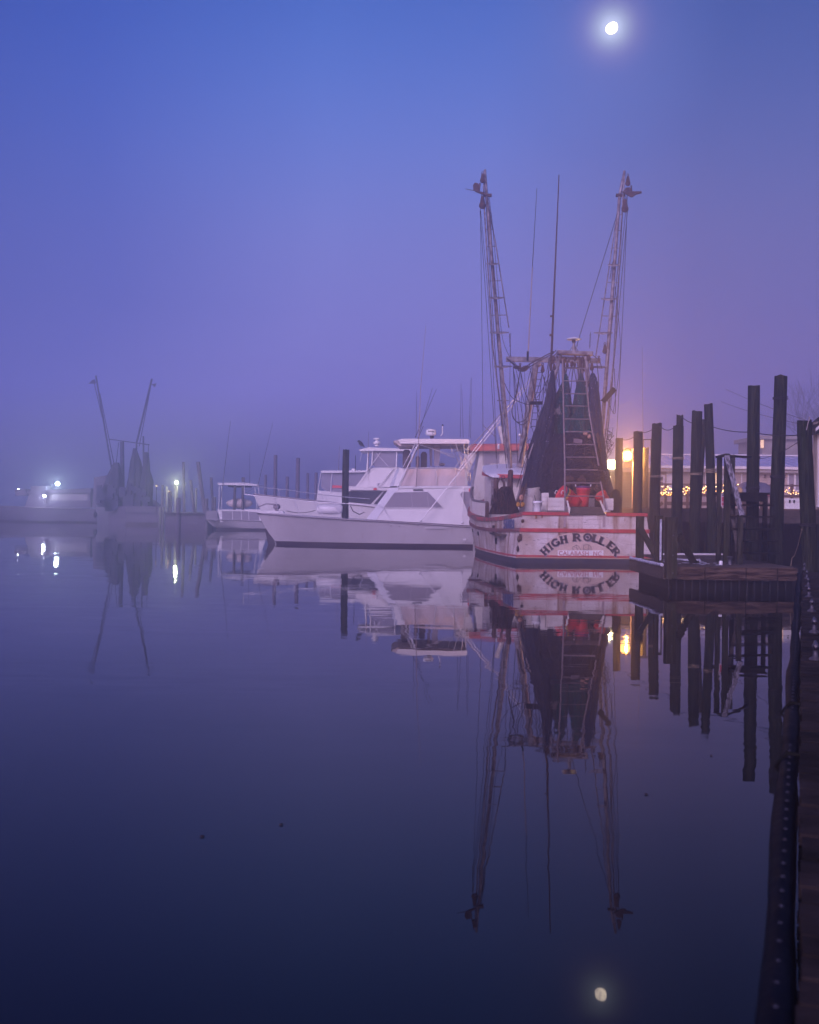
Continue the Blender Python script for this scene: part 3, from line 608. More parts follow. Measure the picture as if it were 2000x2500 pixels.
# float dock
fd = thing('float_dock', (8.2, 30, 0), 'low floating dock with frosted planks and a brown edge board', 'dock')
zt = 0.61
mbd = MB(); yy = 27.3
while yy < 34.6:
    x0 = 6.58 if yy < 31.3 else 7.4
    mbd.box(((x0 + 9.9) / 2, yy + .07, zt - .02 + random.uniform(-.004, .004)), (9.9 - x0, 0.135, 0.04)); yy += .145
mbd.build('deck_boards', wood_grey, fd)
MB().box((8.26, 27.2, 0.43), (3.3, 0.08, 0.32)).build('edge_board', wood_fascia, fd)
MB().box((6.53, 29.25, 0.43), (0.08, 4.2, 0.32)).build('edge_board', wood_grey, fd)
MB().box((8.3, 29.3, 0.12), (3.1, 3.9, 0.62)).build('float_box', black, fd)
MB().box((8.7, 33.0, 0.12), (2.4, 3.2, 0.62)).build('float_box', black, fd)
mbf = MB(); pts = [(6.50, 27.35 + i * .35, 0.62 + random.uniform(0, .02)) for i in range(12)]; mbf.tube(pts, [0.035 + random.uniform(0, .02) for _ in pts], 8).build('frost_edge', frost, fd)
mbf = MB(); mbf.tube([(7.3, 30.2, .63), (7.6, 30.5, .65), (7.9, 30.1, .63), (8.3, 30.4, .64), (8.1, 29.6, .63)], 0.03).build('frozen_rope', frost, fd)
for x in (7.55, 8.6, 9.4): MB().box((x, 27.15, .43), (.012, .03, .33)).build('board_joint', black, fd)
mbf = MB(); rq = random.Random(12)
for i in range(16): x = 6.68 + i * .2; mbf.box((x, 27.335, .12), (.03, .03, .5))
mbf.build('float_ribs', G('float_rib', (.012, .012, .018), .6), fd)
mbf = MB()
for i in range(26):
    c = Vector((rq.uniform(6.65, 8.4), rq.uniform(27.5, 31), zt + .012)); a_ = rq.uniform(.04, .16)
    mbf.prism([c + Vector((a_ * math.cos(t_) * rq.uniform(.5, 1), a_ * 1.6 * math.sin(t_) * rq.uniform(.5, 1), 0)) for t_ in (0, .9, 1.8, 2.7, 3.6, 4.5, 5.4)], (0, 0, .006))
mbf.build('frost_patches', frost, fd)
tag(MB().beam((7.9, 33.6, zt + .05), (10.0, 34.0, zt + .05), .30, .05, up=(0, 0, 1)).build('loose_plank', trim_white), 'pale plank lying across the back of the floating dock', 'plank')
def post(px, y0, y1, w, D, label, m=wood_post, parent=None, name='square_post', dep=None):
    a, b = S(px, y0, D), S(px - .0113 * (y0 - y1) * -1 * 0, y1, D); ww = w * D / F
    mb = MB().beam((a.x, D, max(b.z, -.5)), (a.x, D, a.z), ww, dep or ww)
    if parent is not None: return mb.build(name, m, parent)
    return tag(mb.build(name, m), label, 'post', 'square posts of the floating dock')
post(1563, 1260, 1388, 17, 31.3, 'square post at the far left corner of the floating dock')
post(1609, 1259, 1384, 17, 28.9, 'frosted square post in the middle of the floating dock edge', wood_post)
post(1604, 1262, 1407, 7, 28.7, 'narrow board fixed to the frosted post of the floating dock', wood_post)
post(1639, 1263, 1412, 25, 27.0, 'stout square post at the near left corner of the floating dock')
for z_ in (.45, .9, 1.4): MB().cyl((6.66, 26.84, z_), (6.66, 26.87, z_), .02, .02, 8).build('bolt', cleat_m, fd)
tag(MB().box(S(1613, 1318, 28.65), (0.05, 0.02, 1.1)).build('frost_strip', frost), 'strip of white frost on the middle square post', 'frost')
tag(MB().beam(S(1564, 1290, 31.0), S(1606, 1366, 29.6), 0.16, 0.06).build('diagonal_brace', wood_post), 'left diagonal brace leaning from the far corner post', 'brace', 'braces of the floating dock')
tag(MB().beam(S(1656, 1306, 28.2), S(1696, 1377, 28.6), 0.18, 0.06).build('diagonal_brace', wood_post), 'right diagonal brace leaning from the stout corner post', 'brace', 'braces of the floating dock')
t = thing('mooring_bollard', (S(1782, 1383, 28.2).x, 28.2, zt), 'small round bollard near the foot of the stairs', 'bollard')
MB().lathe((LOC[t.name]), [(0.07, 0), (0.055, .05), (0.055, .17), (0.085, .19), (0.085, .22)], 12).build('barrel', cleat_m, t)
ropeline([S(1958, 1292, 26), S(1949, 1330, 26.6), S(1940, 1357, 27.3), S(1934, 1362, 27.4), S(1931, 1382, 27.5)], 0.012, skin_rope, 'tan mooring line from the right edge piling to the floating dock')
tag(MB().lathe(S(1760, 1382, 27.9), [(0.03, 0), (0.05, .02), (0.05, .12), (0.03, .14)], 8).build('bottle', white_pl), 'small white bottle on the floating dock by the stair post', 'bottle')

# stairs frame
st = thing('dock_stairs', (9.2, 30.5, zt), 'dark timber stairs with a frosted handrail up to the landing', 'stairs')
def sp(px, y0, y1, w, D, nm='post', m=wood_post):
    a, b = S(px, y0, D), S(px, y1, D); ww = w * D / F; return MB().beam((a.x, D, b.z), (a.x, D, a.z), ww, .10).build(nm, m, st)
sp(1757, 1114, 1371, 11, 29.4); sp(1776, 1109, 1372, 13, 28.7); sp(1789, 1112, 1240, 10, 30.5)
sp(1807, 1257, 1377, 12, 28.2); sp(1848, 1113, 1220, 9, 31.8)
MB().beam(S(1752, 1116, 29.35), S(1776, 1110, 28.65), 0.12, 0.06, up=(0, 0, 1)).build('top_rail', wood_post, st)
MB().beam(S(1776, 1113, 28.75), S(1852, 1117, 31.8), 0.10, 0.06, up=(0, 0, 1)).build('top_rail', wood_post, st)
MB().beam(S(1774, 1112, 28.55), S(1812, 1258, 28.1), 0.13, 0.05).build('handrail', wood_frost, st)
MB().beam(S(1783, 1235, 28.9), S(1806, 1372, 28.4), 0.09, 0.05).build('stringer', wood_grey, st)
for i, y in enumerate((1233, 1261, 1291, 1320, 1350)):
    a, b = S(1786 + i * 4, y, 28.6), S(1880 + i * 4, y + 1, 29.0); MB().beam(a, b, 0.30, 0.05, up=(0, 0, 1)).build('tread', wood_dark, st)
ln = MB().box(((S(1778, 1206, 30).x + S(1874, 1206, 30).x) / 2, 30.6, S(1826, 1205, 30).z), (S(1874, 1206, 30).x - S(1778, 1206, 30).x, 1.6, 0.06)).build('landing', wood_dark, st)
MB().box(((S(1786, 1215, 30).x + S(1868, 1215, 30).x) / 2, 29.85, S(1826, 1215, 30).z), (S(1868, 1215, 30).x - S(1786, 1215, 30).x, .06, 0.22)).build('landing_fascia', wood_dark, st)
for x in (1790, 1868): sp(x, 1207, 1370, 9, 30.0, 'post', wood_dark)
# vertical warning sign on the stair post
sg = thing('warning_sign', S(1764, 1236, 29.2), 'narrow red and white sign fixed to the stair post', 'sign')
a, b = S(1760.5, 1236, 29.2), S(1768, 1205, 29.2)
MB().box(((a.x + b.x) / 2, 29.2, (a.z + b.z) / 2), (b.x - a.x, 0.02, b.z - a.z)).build('board', sign_white, sg)
cx = (a.x + b.x) / 2
for k, (q, hh, mt_) in enumerate([(.88, .035, ink), (.66, .06, sign_red), (.50, .07, sign_red), (.40, .02, sign_red), (.18, .08, sign_red)]):
    MB().box((cx, 29.185, a.z + (b.z - a.z) * q), (0.055, 0.006, hh)).build('mark', mt_, sg)

# near walkway (camera stands above its edge)
d = Vector((0.3465, 0.938, 0)); nrm = Vector((0.938, -0.3465, 0)); ZD = 0.8
wk = thing('walkway', d * 12 + Vector((0, 0, 0)), 'dark plank walkway in the right foreground', 'walkway')
mbd = MB(); s = -2.0; RM = Matrix((d, nrm, Vector((0, 0, 1)))).transposed()
while s < 23.0:
    w = .145; jz = random.uniform(-.006, .006)
    mbd.box(d * (s + w / 2) + nrm * (1.3 + random.uniform(-.006, .012)) + Vector((0, 0, ZD - .022 + jz)), (w - random.uniform(.008, .02), 2.6, .044), RM); s += w
mbd.build('planks', wood_deck, wk)
MB().box(d * 10.5 + nrm * 1.3 + Vector((0, 0, .55)), (25, 2.54, 0.36), RM).build('frame', wood_dark, wk)
pts = []; rs = []; s = -1.0
while s <= 23.0:
    pts.append(d * s - nrm * (0.055 + .006 * math.sin(s * 1.7)) + Vector((0, 0, ZD - .05 + .008 * math.sin(s * 2.3)))); rs.append(0.043 + .006 * math.sin(s * 3.1) + random.uniform(0, .003)); s += .35
MB().tube(pts, rs, 12).build('rubber_bumper', rubber_blue, wk)
mbs = MB(); s = 0.9; nst = 0; st0 = None
while s < 23:
    p = d * s - nrm * 0.048 + Vector((0, 0, ZD - .004))
    if nst < 100:
        if st0 is None: st0 = MB().ball(p, 0.009, 6, 4, (1, 1, .5)).build('stud', stud_m, wk); p0s = p
        else: so = bpy.data.objects.new('stud', st0.data); COL.objects.link(so); so.parent = wk; so.location = p - p0s
        nst += 1
    else: mbs.ball(p, 0.009, 6, 4, (1, 1, .5))
    s += .142
mbs.build('far_studs', stud_m, wk)['kind'] = 'stuff'
for s_ in (5.6, 7.1): MB().tube([d * s_ + nrm * .0 + Vector((0, 0, ZD + .005)), d * s_ - nrm * .06 + Vector((0, 0, ZD + .012)), d * s_ - nrm * .115 + Vector((0, 0, ZD - .06)), d * s_ - nrm * .06 + Vector((0, 0, ZD - .12))], .012).build('strap', black, wk)
cl = [(1964, 1392), (1970, 1413), (1973, 1433), (1975, 1458), (1982, 1493), (1988, 1545), (1991, 1612)]
cl_l = ['farthest cleat at the end of the walkway', 'second farthest cleat on the walkway', 'third farthest cleat on the walkway', 'middle cleat of the row on the walkway', 'third nearest cleat on the walkway', 'second nearest cleat on the walkway', 'nearest and largest looking cleat on the walkway']
src = None
for (x, y), lab in zip(cl, cl_l):
    D = 1.2 * F / (y - hz(x)); c = S(x, y, D); c.z = ZD
    if src is None:
        src = thing('dock_cleat', c, lab, 'cleat', 'row of cleats on the walkway')
        k1 = MB().lathe(c, [(0.055, 0), (0.05, .015), (0.022, .03), (0.02, .10), (0.03, .115), (0.012, .13)], 10).build('pedestal', cleat_m, src)
        k2 = MB().tube([c + d * -.13 + Vector((0, 0, .13)), c + d * -.05 + Vector((0, 0, .115)), c + d * .05 + Vector((0, 0, .115)), c + d * .13 + Vector((0, 0, .14))], [.012, .024, .024, .012], 8).build('horn', cleat_m, src)
    else:
        e = src.copy(); COL.objects.link(e); e.location = c; e['label'] = lab
        for ch in (k1, k2): q = ch.copy(); COL.objects.link(q); q.parent = e

# faint bare tree far right
tr = thing('bare_tree', S(1985, 1200, 150), 'faint bare tree in the haze above the roofs at the far right', 'tree')
b0 = S(1985, 1180, 150); tm = MB(); tm.cyl((b0.x, 150, 1.9), (b0.x + .3, 150, 6.5), .45, .3)
cr = MB()
def branch(p, v, r, dep):
    q = p + v; (tm if dep < 2 else cr).cyl(p, q, r, r * .65, 5, False)
    if dep < 6:
        for _ in range(3):
            nv = (v * random.uniform(.62, .85)); nv = nv + Vector((random.uniform(-1, 1), random.uniform(-1, 1), random.uniform(-.3, .8))) * v.length * .5; branch(q, nv, r * .62, dep + 1)
branch(Vector((b0.x + .3, 150, 6.5)), Vector((0, 0, 1.9)), .25, 0)
tm.build('trunk', bark, tr); cr.build('crown', leafm, tr)
for (px, py) in ((494, 2044), (687, 2015), (1737, 1846), (1578, 1941)):
    D = 2.0 * F / (py - hz(px)); c = S(px, py, D); a0 = random.uniform(0, 3); q = [Vector((math.cos(a0 + t_) * k_, math.sin(a0 + t_) * k_, .006)) for t_, k_ in ((0, .016), (.8, .009), (1.9, .008), (3.1, .018), (4.3, .008), (5.4, .009))]
    tag(MB().prism([c + p for p in q], (0, 0, .004)).build('floating_leaf', chafe), 'small dark leaf floating on the open water', 'leaf', 'leaves floating on the open water')
#%%TRAWLER%%
# ================================================================== the trawler
tw = thing('fishing_trawler', (6.4, 48, 0), 'white shrimp trawler with red trim seen from its stern, lettered HIGH ROLLER', 'trawler')
ST = [(40.0, 2.32, 2.60, 1.90, 1.26), (41.2, 2.62, 2.78, 1.78, 1.22), (42.5, 2.86, 2.90, 1.69, 1.18), (45, 3.15, 3.02, 1.62, 1.16), (47.5, 3.36, 3.10, 1.66, 1.20), (50, 3.42, 3.05, 1.84, 1.34),
      (52.2, 3.15, 2.65, 2.1, 1.55), (54.2, 2.5, 1.95, 2.4, 1.8), (56.3, 1.35, .95, 2.75, 2.1), (57.8, .06, .05, 3.0, 2.3)]
def stn(Y):
    Y = min(max(Y, 40.0), 57.8)
    for a, b in zip(ST, ST[1:]):
        if a[0] <= Y <= b[0]:
            u = (Y - a[0]) / (b[0] - a[0]); return [a[i] + (b[i] - a[i]) * u for i in range(5)]
def cxx(Y): return 6.58 - 0.04 * (Y - 40)
def hp(Y, side, lev, offs=0.0):          # hull point; lev in metres height
    _, ht, hw, zt_, zr_ = stn(Y); u = min(max(lev / zt_, -0.2), 1.0); hbm = hw + (ht - hw) * u + offs
    if side > 0: hbm *= (1.0 if Y < 41 else .94)
    return Vector((cxx(Y) + side * hbm, Y, lev))
rings = []; YS = [40.0, 40.6, 41.2, 42.5, 44, 45, 46.2, 47.5, 49, 50, 51.2, 52.2, 53.2, 54.2, 55.3, 56.3, 57.1, 57.8]
for Y in YS:
    _, ht, hw, zt_, zr_ = stn(Y)
    lv = [zt_, zt_ * .66, zt_ * .33, 0.0, -0.5]
    L_ = [hp(Y, -1, z) for z in lv]; R_ = [hp(Y, 1, z) for z in lv][::-1]
    dz = zt_ - 0.75
    inn = [hp(Y, 1, zt_ - .0, -.14), Vector((hp(Y, 1, dz, -.18).x, Y, dz)), Vector((hp(Y, -1, dz, -.18).x, Y, dz)), hp(Y, -1, zt_, -.14)]
    if Y > 57: inn = [hp(Y, 1, zt_, 0), hp(Y, 1, dz, 0), hp(Y, -1, dz, 0), hp(Y, -1, zt_, 0)]
    rings.append(L_ + R_ + inn)
hull_mb = MB().loft(rings, cap=False, smooth=False)
# transom planking (thick, up to the bulwark top)
T0, T1 = hp(40, -1, 1.90), hp(40, 1, 1.90); B0, B1 = hp(40, -1, -.5), hp(40, 1, -.5)
hull_mb.prism([T0, T1, B1, B0], (0, 0.14, 0))
hull = hull_mb.build('hull', white_hull, tw)
def strip(y0, y1, side, z0f, z1f, th, n=24):
    rs_ = []
    for i in range(n + 1):
        Y = y0 + (y1 - y0) * i / n; z0, z1 = z0f(Y), z1f(Y)
        a0, a1 = hp(Y, side, z0, -.01), hp(Y, side, z1, -.01); b0, b1 = hp(Y, side, z0, th), hp(Y, side, z1, th)
        rs_.append([a0, b0, b1, a1])
    return MB().loft(rs_, smooth=False)
cap_z = lambda Y: stn(Y)[3]
for side in (-1, 1):
    def capring(n=30):
        rs_ = []
        for i in range(n + 1):
            Y = 40.0 + (57.5 - 40.0) * i / n; z = cap_z(Y); o_ = hp(Y, side, z, .05); i_ = hp(Y, side, z, -.2)
            rs_.append([Vector((o_.x, Y, z - .12)), Vector((o_.x, Y, z + .03)), Vector((i_.x, Y, z + .03)), Vector((i_.x, Y, z + .002)), Vector((hp(Y, side, z, .004).x, Y, z - .02)), Vector((hp(Y, side, z, .004).x, Y, z - .12))])
        return MB().loft(rs_, smooth=False)
    capring().build('cap_rail', red_side, hull)
    strip(40.0, 57.3, side, lambda Y: stn(Y)[4] - .07, lambda Y: stn(Y)[4] + .07, .06).build('rub_rail', brown_rail, hull)
    strip(39.99, 57.3, side, lambda Y: -.4, lambda Y: .20, .012).build('bottom_paint', navy, hull)
    strip(39.99, 57.3, side, lambda Y: .245, lambda Y: .31, .010).build('red_line', red_paint, hull)
# transom trims (butted in front of the planking)
def tstrip(z0, z1, th, m, nm, x0=None, x1=None):
    a, b, c, d_ = hp(40, -1, z0), hp(40, 1, z0), hp(40, 1, z1), hp(40, -1, z1)
    if x0 is not None: a.x = d_.x = x0
    if x1 is not None: b.x = c.x = x1
    return MB().prism([a, b, c, d_], (0, -th, 0)).build(nm, m, hull)
tstrip(1.81, 1.935, .06, red_paint, 'cap_rail', None, S(1391, 1250, 40).x); tstrip(1.81, 1.935, .06, red_paint, 'cap_rail', S(1480, 1250, 40).x)
tstrip(1.18, 1.32, .05, red_paint, 'rub_rail'); tstrip(.245, .31, .01, red_paint, 'red_line'); tstrip(-.4, .20, .012, navy, 'bottom_paint')
tstrip(.200, .245, .006, G('tan_scum_line', (0.34, 0.22, 0.15), .7), 'scum_line')
for x in (1379, 1475): MB().box(S(x, 1271, 39.985) + Vector((0, 0, 0)), (0.09, .02, 0.5)).build('stern_cleat_strip', G('faded_strip', (0.33, .25, .26), .7) if 'faded_strip' not in MATS else MATS['faded_strip'], hull)
MB().box(hp(40, -1, .98) + Vector((.05, -.02, 0)), (.1, .05, .25)).build('corner_patch', dark_steel, hull)
# chafe blocks on the left corner
for (px, py, w, h) in ((1267, 1315, 9, 16), (1264, 1340, 7, 15), (1276, 1272, 8, 9)):
    c = S(px, py, 39.97); MB().ball(c, 1, 8, 6, (w / 65 / 2, .04, h / 65 / 2), .15).build('worn_patch', dark_steel, hull)
# scuppers
for Y, z0, z1 in ((43.4, .98, 1.26 + .1), (47.0, .85, 1.02), (49.2, .95, 1.10), (42.9, .62, .85)):
    a = hp(Y, -1, z0, .012); b = hp(Y, -1, z1, .012); a2 = hp(Y + .35, -1, z0, .012); b2_ = hp(Y + .35, -1, z1, .012)
    MB().prism([a, a2, b2_, b], (-.012, 0, 0)).build('scupper', black, hull)
for (px, py, w, h) in ((1309, 1262, 5, 9), (1324, 1261, 4, 8), (1505, 1271, 2, 3), (1526, 1268, 2, 9), (1541, 1262, 2.5, 10)):
    c = S(px, py, 39.994); MB().ball(c, 1, 8, 6, (w / 130, .006, h / 130), .2).build('rust_spot', G('rust_weep', (.28, .12, .05), .8) if 'rust_weep' not in MATS else MATS['rust_weep'], hull)

# registration number on the left quarter
na, nb = hp(41.75, -1, 1.33, .02), hp(40.28, -1, 1.36, .02); nt_ = hp(42.35, -1, 1.60, .02); nt2 = hp(40.28, -1, 1.75, .02)
U = (nb - na); V = Vector((0, 0, 1)) + (nt2 - nb) * .2
tmn = text_mesh('541021', na + Vector((-.055, 0, -.06)), U, V, .50, .012, 0.012, .86)
tmn.build('registration_number', ink_blue, hull, 'blue number 541021')

# name lettering, flared serif letters on an arc
def flare(x0, y0, x1, y1, w, fl=1.7):
    a, b = Vector((x0, y0)), Vector((x1, y1)); t = (b - a).normalized(); n = Vector((-t.y, t.x)); W = w / 2; Ln = (b - a).length; e = min(.16, Ln * .3)
    return [[a + n * W * fl, a + n * W + t * e, a - n * W + t * e, a - n * W * fl], [a + n * W + t * e, b + n * W - t * e, b - n * W - t * e, a - n * W + t * e], [b + n * W - t * e, b + n * W * fl, b - n * W * fl, b - n * W - t * e]]
def arc(cx, cy_, rx_, ry_, a0, a1, w, n=16):
    qs = []
    for i in range(n):
        t0, t1 = R(a0 + (a1 - a0) * i / n), R(a0 + (a1 - a0) * (i + 1) / n)
        f = lambda t, k: Vector((cx + (rx_ + k) * math.cos(t), cy_ + (ry_ + k) * math.sin(t)))
        qs.append([f(t0, w / 2), f(t1, w / 2), f(t1, -w / 2), f(t0, -w / 2)])
    return qs
def glyph(c):
    w = .27
    if c == 'H': return .80, flare(.14, 0, .14, 1, w) + flare(.66, 0, .66, 1, w) + flare(.14, .5, .66, .5, .16, 1.0)
    if c == 'I': return .34, flare(.17, 0, .17, 1, w)
    if c == 'L': return .66, flare(.15, 0, .15, 1, w) + flare(.10, .09, .62, .10, .18, 1.5)
    if c == 'E': return .66, flare(.15, 0, .15, 1, w) + flare(.1, .09, .62, .09, .18, 1.4) + flare(.1, .91, .6, .91, .18, 1.4) + flare(.15, .5, .5, .5, .15, 1.4)
    if c == 'O': return .95, arc(.46, .5, .37, .41, 0, 360, .22, 24) + arc(.46, .5, .10, .11, 0, 360, .14, 14)
    if c == 'G': return .90, arc(.46, .5, .35, .40, 40, 330, .23, 20) + flare(.78, .12, .78, .48, .18, 1.3) + flare(.5, .46, .85, .46, .12, 1.3)
    if c == 'R': return .80, flare(.15, 0, .15, 1, w) + arc(.36, .70, .22, .22, -100, 100, .18, 12) + flare(.12, .91, .4, .91, .17, 1.0) + flare(.15, .49, .4, .49, .14, 1.0) + flare(.38, .48, .70, .03, .22, 1.4)
bk = [S(1300 + (775 + 640 * math.cos(t_)) / 6.635, 1290 + (440 - 385 * math.sin(t_)) / 6.635, 39.998) for t_ in [math.pi * i / 24 for i in range(25)]]
MB().prism(bk, (0, -.004, 0)).build('name_backing', G('peach_paint', (0.56, 0.43, 0.38), 0.6, var=(2, (0.44, 0.31, 0.26), 0.2)), hull)
name_l = [('H', 200, 362, 46), ('I', 285, 290, 38), ('G', 372, 228, 26), ('H', 505, 180, 13), ('R', 722, 143, 2), ('O', 895, 143, 0), ('L', 1022, 163, -12), ('L', 1135, 208, -24), ('E', 1268, 280, -38), ('R', 1352, 378, -52)]
lm1, lm2, lm0 = MB(), MB(), MB()
for qi, (ch, zx, zy, rot) in enumerate(name_l):
    wd, quads = glyph(ch); c = S(1300 + zx / 6.635, 1290 + zy / 6.635, 40); sc_ = .295; wk_ = {'R': 1.38, 'O': 1.18, 'G': 1.22, 'L': 1.42, 'E': 1.38, 'H': 1.1}.get(ch, 1.0); ca, sa = math.cos(R(rot)), math.sin(R(rot))
    for q in quads:
        P3 = []
        for p in q:
            u, v = (p.x - wd / 2) * sc_ * wk_, (p.y - .5) * sc_; P3.append((c.x + u * ca - v * sa, c.z + u * sa + v * ca))
        (lm0 if qi < 4 else lm1).prism([(x, 39.985, z) for x, z in P3], (0, -.006, 0)); lm2.prism([(x + .022, 39.992, z - .026) for x, z in P3], (0, -.005, 0))
lm0.build('name_lettering', ink, hull, 'dark arched letters HIGH'); lm1.build('name_lettering', ink, hull, 'dark arched letters ROLLER'); lm2.build('lettering_shadow', ink_sh, hull)
def tp_(zx, zy, D=39.99): return S(1300 + zx / 6.635, 1290 + zy / 6.635, D)
bd = MB().prism([tp_(410, 357), tp_(1150, 357), tp_(1150, 442), tp_(410, 442)], (0, -.010, 0)).build('port_board', white_gel, hull)
text_mesh('CALABASH  NC', tp_(424, 433, 39.972), (1, 0, .0), (0, 0, 1), .222, .004, .004, 1.06).build('port_lettering', ink_red, hull, 'worn red letters CALABASH NC')
dm = MB()
def dl(*p):
    for a, b in zip(p, p[1:]): dm.beam(tp_(*a, 39.99), tp_(*b, 39.99), .014, .008)
dl((655, 350), (652, 305), (712, 270), (722, 345)); dl((712, 270), (745, 290), (778, 330), (780, 352)); dl((722, 345), (740, 352))
dl((828, 350), (826, 268), (912, 264), (912, 348)); dl((912, 264), (950, 300), (952, 350)); dl((828, 350), (912, 350))
for p in ((675, 325), (690, 305), (668, 345), (705, 315), (735, 320), (845, 285), (868, 305), (890, 285), (845, 330), (890, 330), (930, 320)): dm.box(tp_(*p, 39.99), (.02, .008, .02))
dm.build('dice_outline', ink, hull)

# raised forward bulwark on the left
rb = [(47.4, 3.42, 2.30), (48.4, 3.12, 2.33), (49.6, 2.92, 2.40), (50.6, 2.86, 2.60), (51.5, 2.92, 2.92), (52.3, 3.05, 3.05)]
mbr = MB(); mbr.loft([[Vector((x, Y, cap_z(Y) + .02)), Vector((x, Y, z)), Vector((x + .09, Y, z)), Vector((x + .09, Y, cap_z(Y) + .02))] for Y, x, z in rb], smooth=False)
rbo = mbr.build('raised_bulwark', white_old, tw)
MB().tube([(x + .04, Y, z + .03) for Y, x, z in rb], .06, 6).build('bulwark_cap', G('grey_cap', (.16, .13, .13), .7), rbo)
MB().box((3.44, 47.3, 1.98), (.16, .18, .68)).build('bulwark_post', dark_steel, tw)
MB().box((6.3, 49, 1.02), (5.9, 15, .06)).build('deck', wood_grey, tw)

# deckhouse
Yh = 49.2
hx0, hx1 = S(1200, 1200, Yh).x, 9.0
dh = MB().box(((hx0 + hx1) / 2, Yh + 2.3, (1.05 + 3.66) / 2), (hx1 - hx0, 4.6, 2.61)).build('deckhouse', white_old, tw)
def roofring(Y, z, hw_, cx_, th=.1):
    n = 10; top = []
    for i in range(n + 1):
        u = -1 + 2 * i / n; top.append(Vector((cx_ + u * hw_, Y, z - .10 * u * u)))
    return top + [p - Vector((0, 0, th)) for p in top[::-1]]
rf_ = MB().loft([roofring(48.75, 3.66, 2.45, 6.3), roofring(48.9, 3.74, 2.66, 6.3), roofring(49.4, 3.86, 2.82, 6.3), roofring(50.5, 4.03, 2.86, 6.3), roofring(52, 4.22, 2.75, 6.3), roofring(53.8, 4.36, 2.3, 6.2)], smooth=False).build('roof', G('roof_white_deck', (.66, .66, .72), .5, var=(2, (.55, .55, .62), .3)), tw)
tr_pts = [(3.46, 50.8, 3.72), (3.52, 49.9, 3.66), (3.72, 49.2, 3.60), (4.1, 48.78, 3.55), (5, 48.66, 3.52), (6.3, 48.64, 3.52), (7.6, 48.66, 3.52), (8.5, 48.8, 3.55), (8.9, 49.3, 3.6)]
mbr = MB()
for a, b in zip(tr_pts, tr_pts[1:]): mbr.beam(Vector(a), Vector(b), .06, .17, up=(0, 0, 1))
mbr.build('roof_trim', red_paint, rf_)
lv = MB()
for i in range(6): lv.box(S(1285, 1182 + i * 5.4, Yh - .03), (.52, .04, .075), (R(25), 0, 0))
lv.build('louvre', glass_d, dh); MB().box(S(1285, 1195, Yh - .015), (.60, .03, .72)).build('vent_frame', trim_white, dh)
MB().box(S(1202, 1200, Yh - .03), (.12, .1, 1.2)).build('corner_post', white_pole, dh)
MB().box(S(1213, 1200, Yh - .03), (.09, .05, 1.2)).build('drain_pipe', dark_steel, dh)
MB().box(S(1320, 1140, 47.5), (.42, .3, .40)).build('red_box', red_paint, tw)
MB().box(S(1318, 1160, 47.2), (.9, .4, .14)).build('red_shelf', red_side, tw)
MB().cyl(S(1306, 1216, 47.5) - Vector((0, 0, .6)), S(1306, 1178, 47.5), .32, .32, 14).build('tank', white_old, tw)
MB().prism([S(1284, 1208, 44.6), S(1300, 1216, 44.6), S(1298, 1250, 44.6), S(1268, 1250, 44.6)], (0, .5, 0)).build('bin', white_old, tw)

# A-frame mast and gallows
D5 = 50.3
def mast(p, q, r0, r1, m=white_pole, nm='mast_leg', D=D5, D2=None, n=8): return MB().cyl(S(*p, D), S(*q, D2 or D), r0, r1, n).build(nm, m, tw)
mast((1268, 1140), (1309, 884), .15, .15); mast((1440, 1140), (1415, 884), .13, .13)
mast((1309, 890), (1315, 884), .2, .2)
MB().beam(S(1236, 877, D5), S(1466, 881, D5), .22, .22, up=(0, 0, 1)).build('crosstree', white_pole, tw)
MB().beam(S(1360, 861, 47), S(1446, 864, 47), .5, .15, up=(0, 0, 1)).build('gallows_beam', white_pole, tw)
MB().beam(S(1370, 873, 47.3), S(1434, 875, 47.3), .12, .1, up=(0, 0, 1)).build('gallows_beam', white_pole, tw)
for (a, b, r_) in (((1368, 870), (1352, 925), .09), ((1430, 870), (1438, 935), .09), ((1376, 875), (1379, 925), .06), ((1425, 875), (1426, 905), .05), ((1352, 925), (1262, 1235), .07), ((1438, 935), (1466, 1100), .07)):
    mast(a, b, r_, r_, dark_steel if r_ < .08 else white_pole, 'gallows_leg', 47, 46 if r_ != .07 else 44)
MB().beam(S(1376, 898, 46.6), S(1432, 899, 46.6), .07, .07, up=(0, 0, 1)).build('gallows_beam', dark_steel, tw)
MB().beam(S(1354, 872, 47), S(1466, 884, 48), .06, .06, up=(0, 0, 1)).build('gallows_beam', white_pole, tw)
# radar
rd = MB().cyl(S(1402, 860, 47), S(1401, 834, 47), .10, .04, 8); rd.cyl(S(1390, 858, 47), S(1401, 842, 47), .02, .02, 5); rd.cyl(S(1412, 858, 47), S(1402, 842, 47), .02, .02, 5)
rdo = rd.build('radar_pedestal', white_pole, tw)
MB().lathe(S(1401.5, 829, 47), [(.02, -.03), (.30, -.01), (.34, .02), (.30, .045), (.05, .06)], 18).build('radar_dish', white_gel, rdo); MB().box(S(1401, 833, 47), (.14, .14, .14)).build('radar_motor', dark_steel, rdo)
# poles
mast((1345, 905), (1365, 427), .055, .022, dark_steel, 'tall_mast', 48); mast((1289, 880), (1300, 652), .03, .022, wire_l, 'antenna', 49.5); mast((1300, 652), (1311, 460), .018, .010, wire_m, 'antenna', 49.5)
mast((1288, 881), (1289, 858), .05, .05, black, 'antenna_base', 49.5)
MB().box(S(1345, 818, 47.8), (.12, .06, .10)).build('mast_fitting', dark_steel, tw); MB().box(S(1347, 772, 47.8), (.14, .05, .08)).build('mast_fitting', dark_steel, tw)

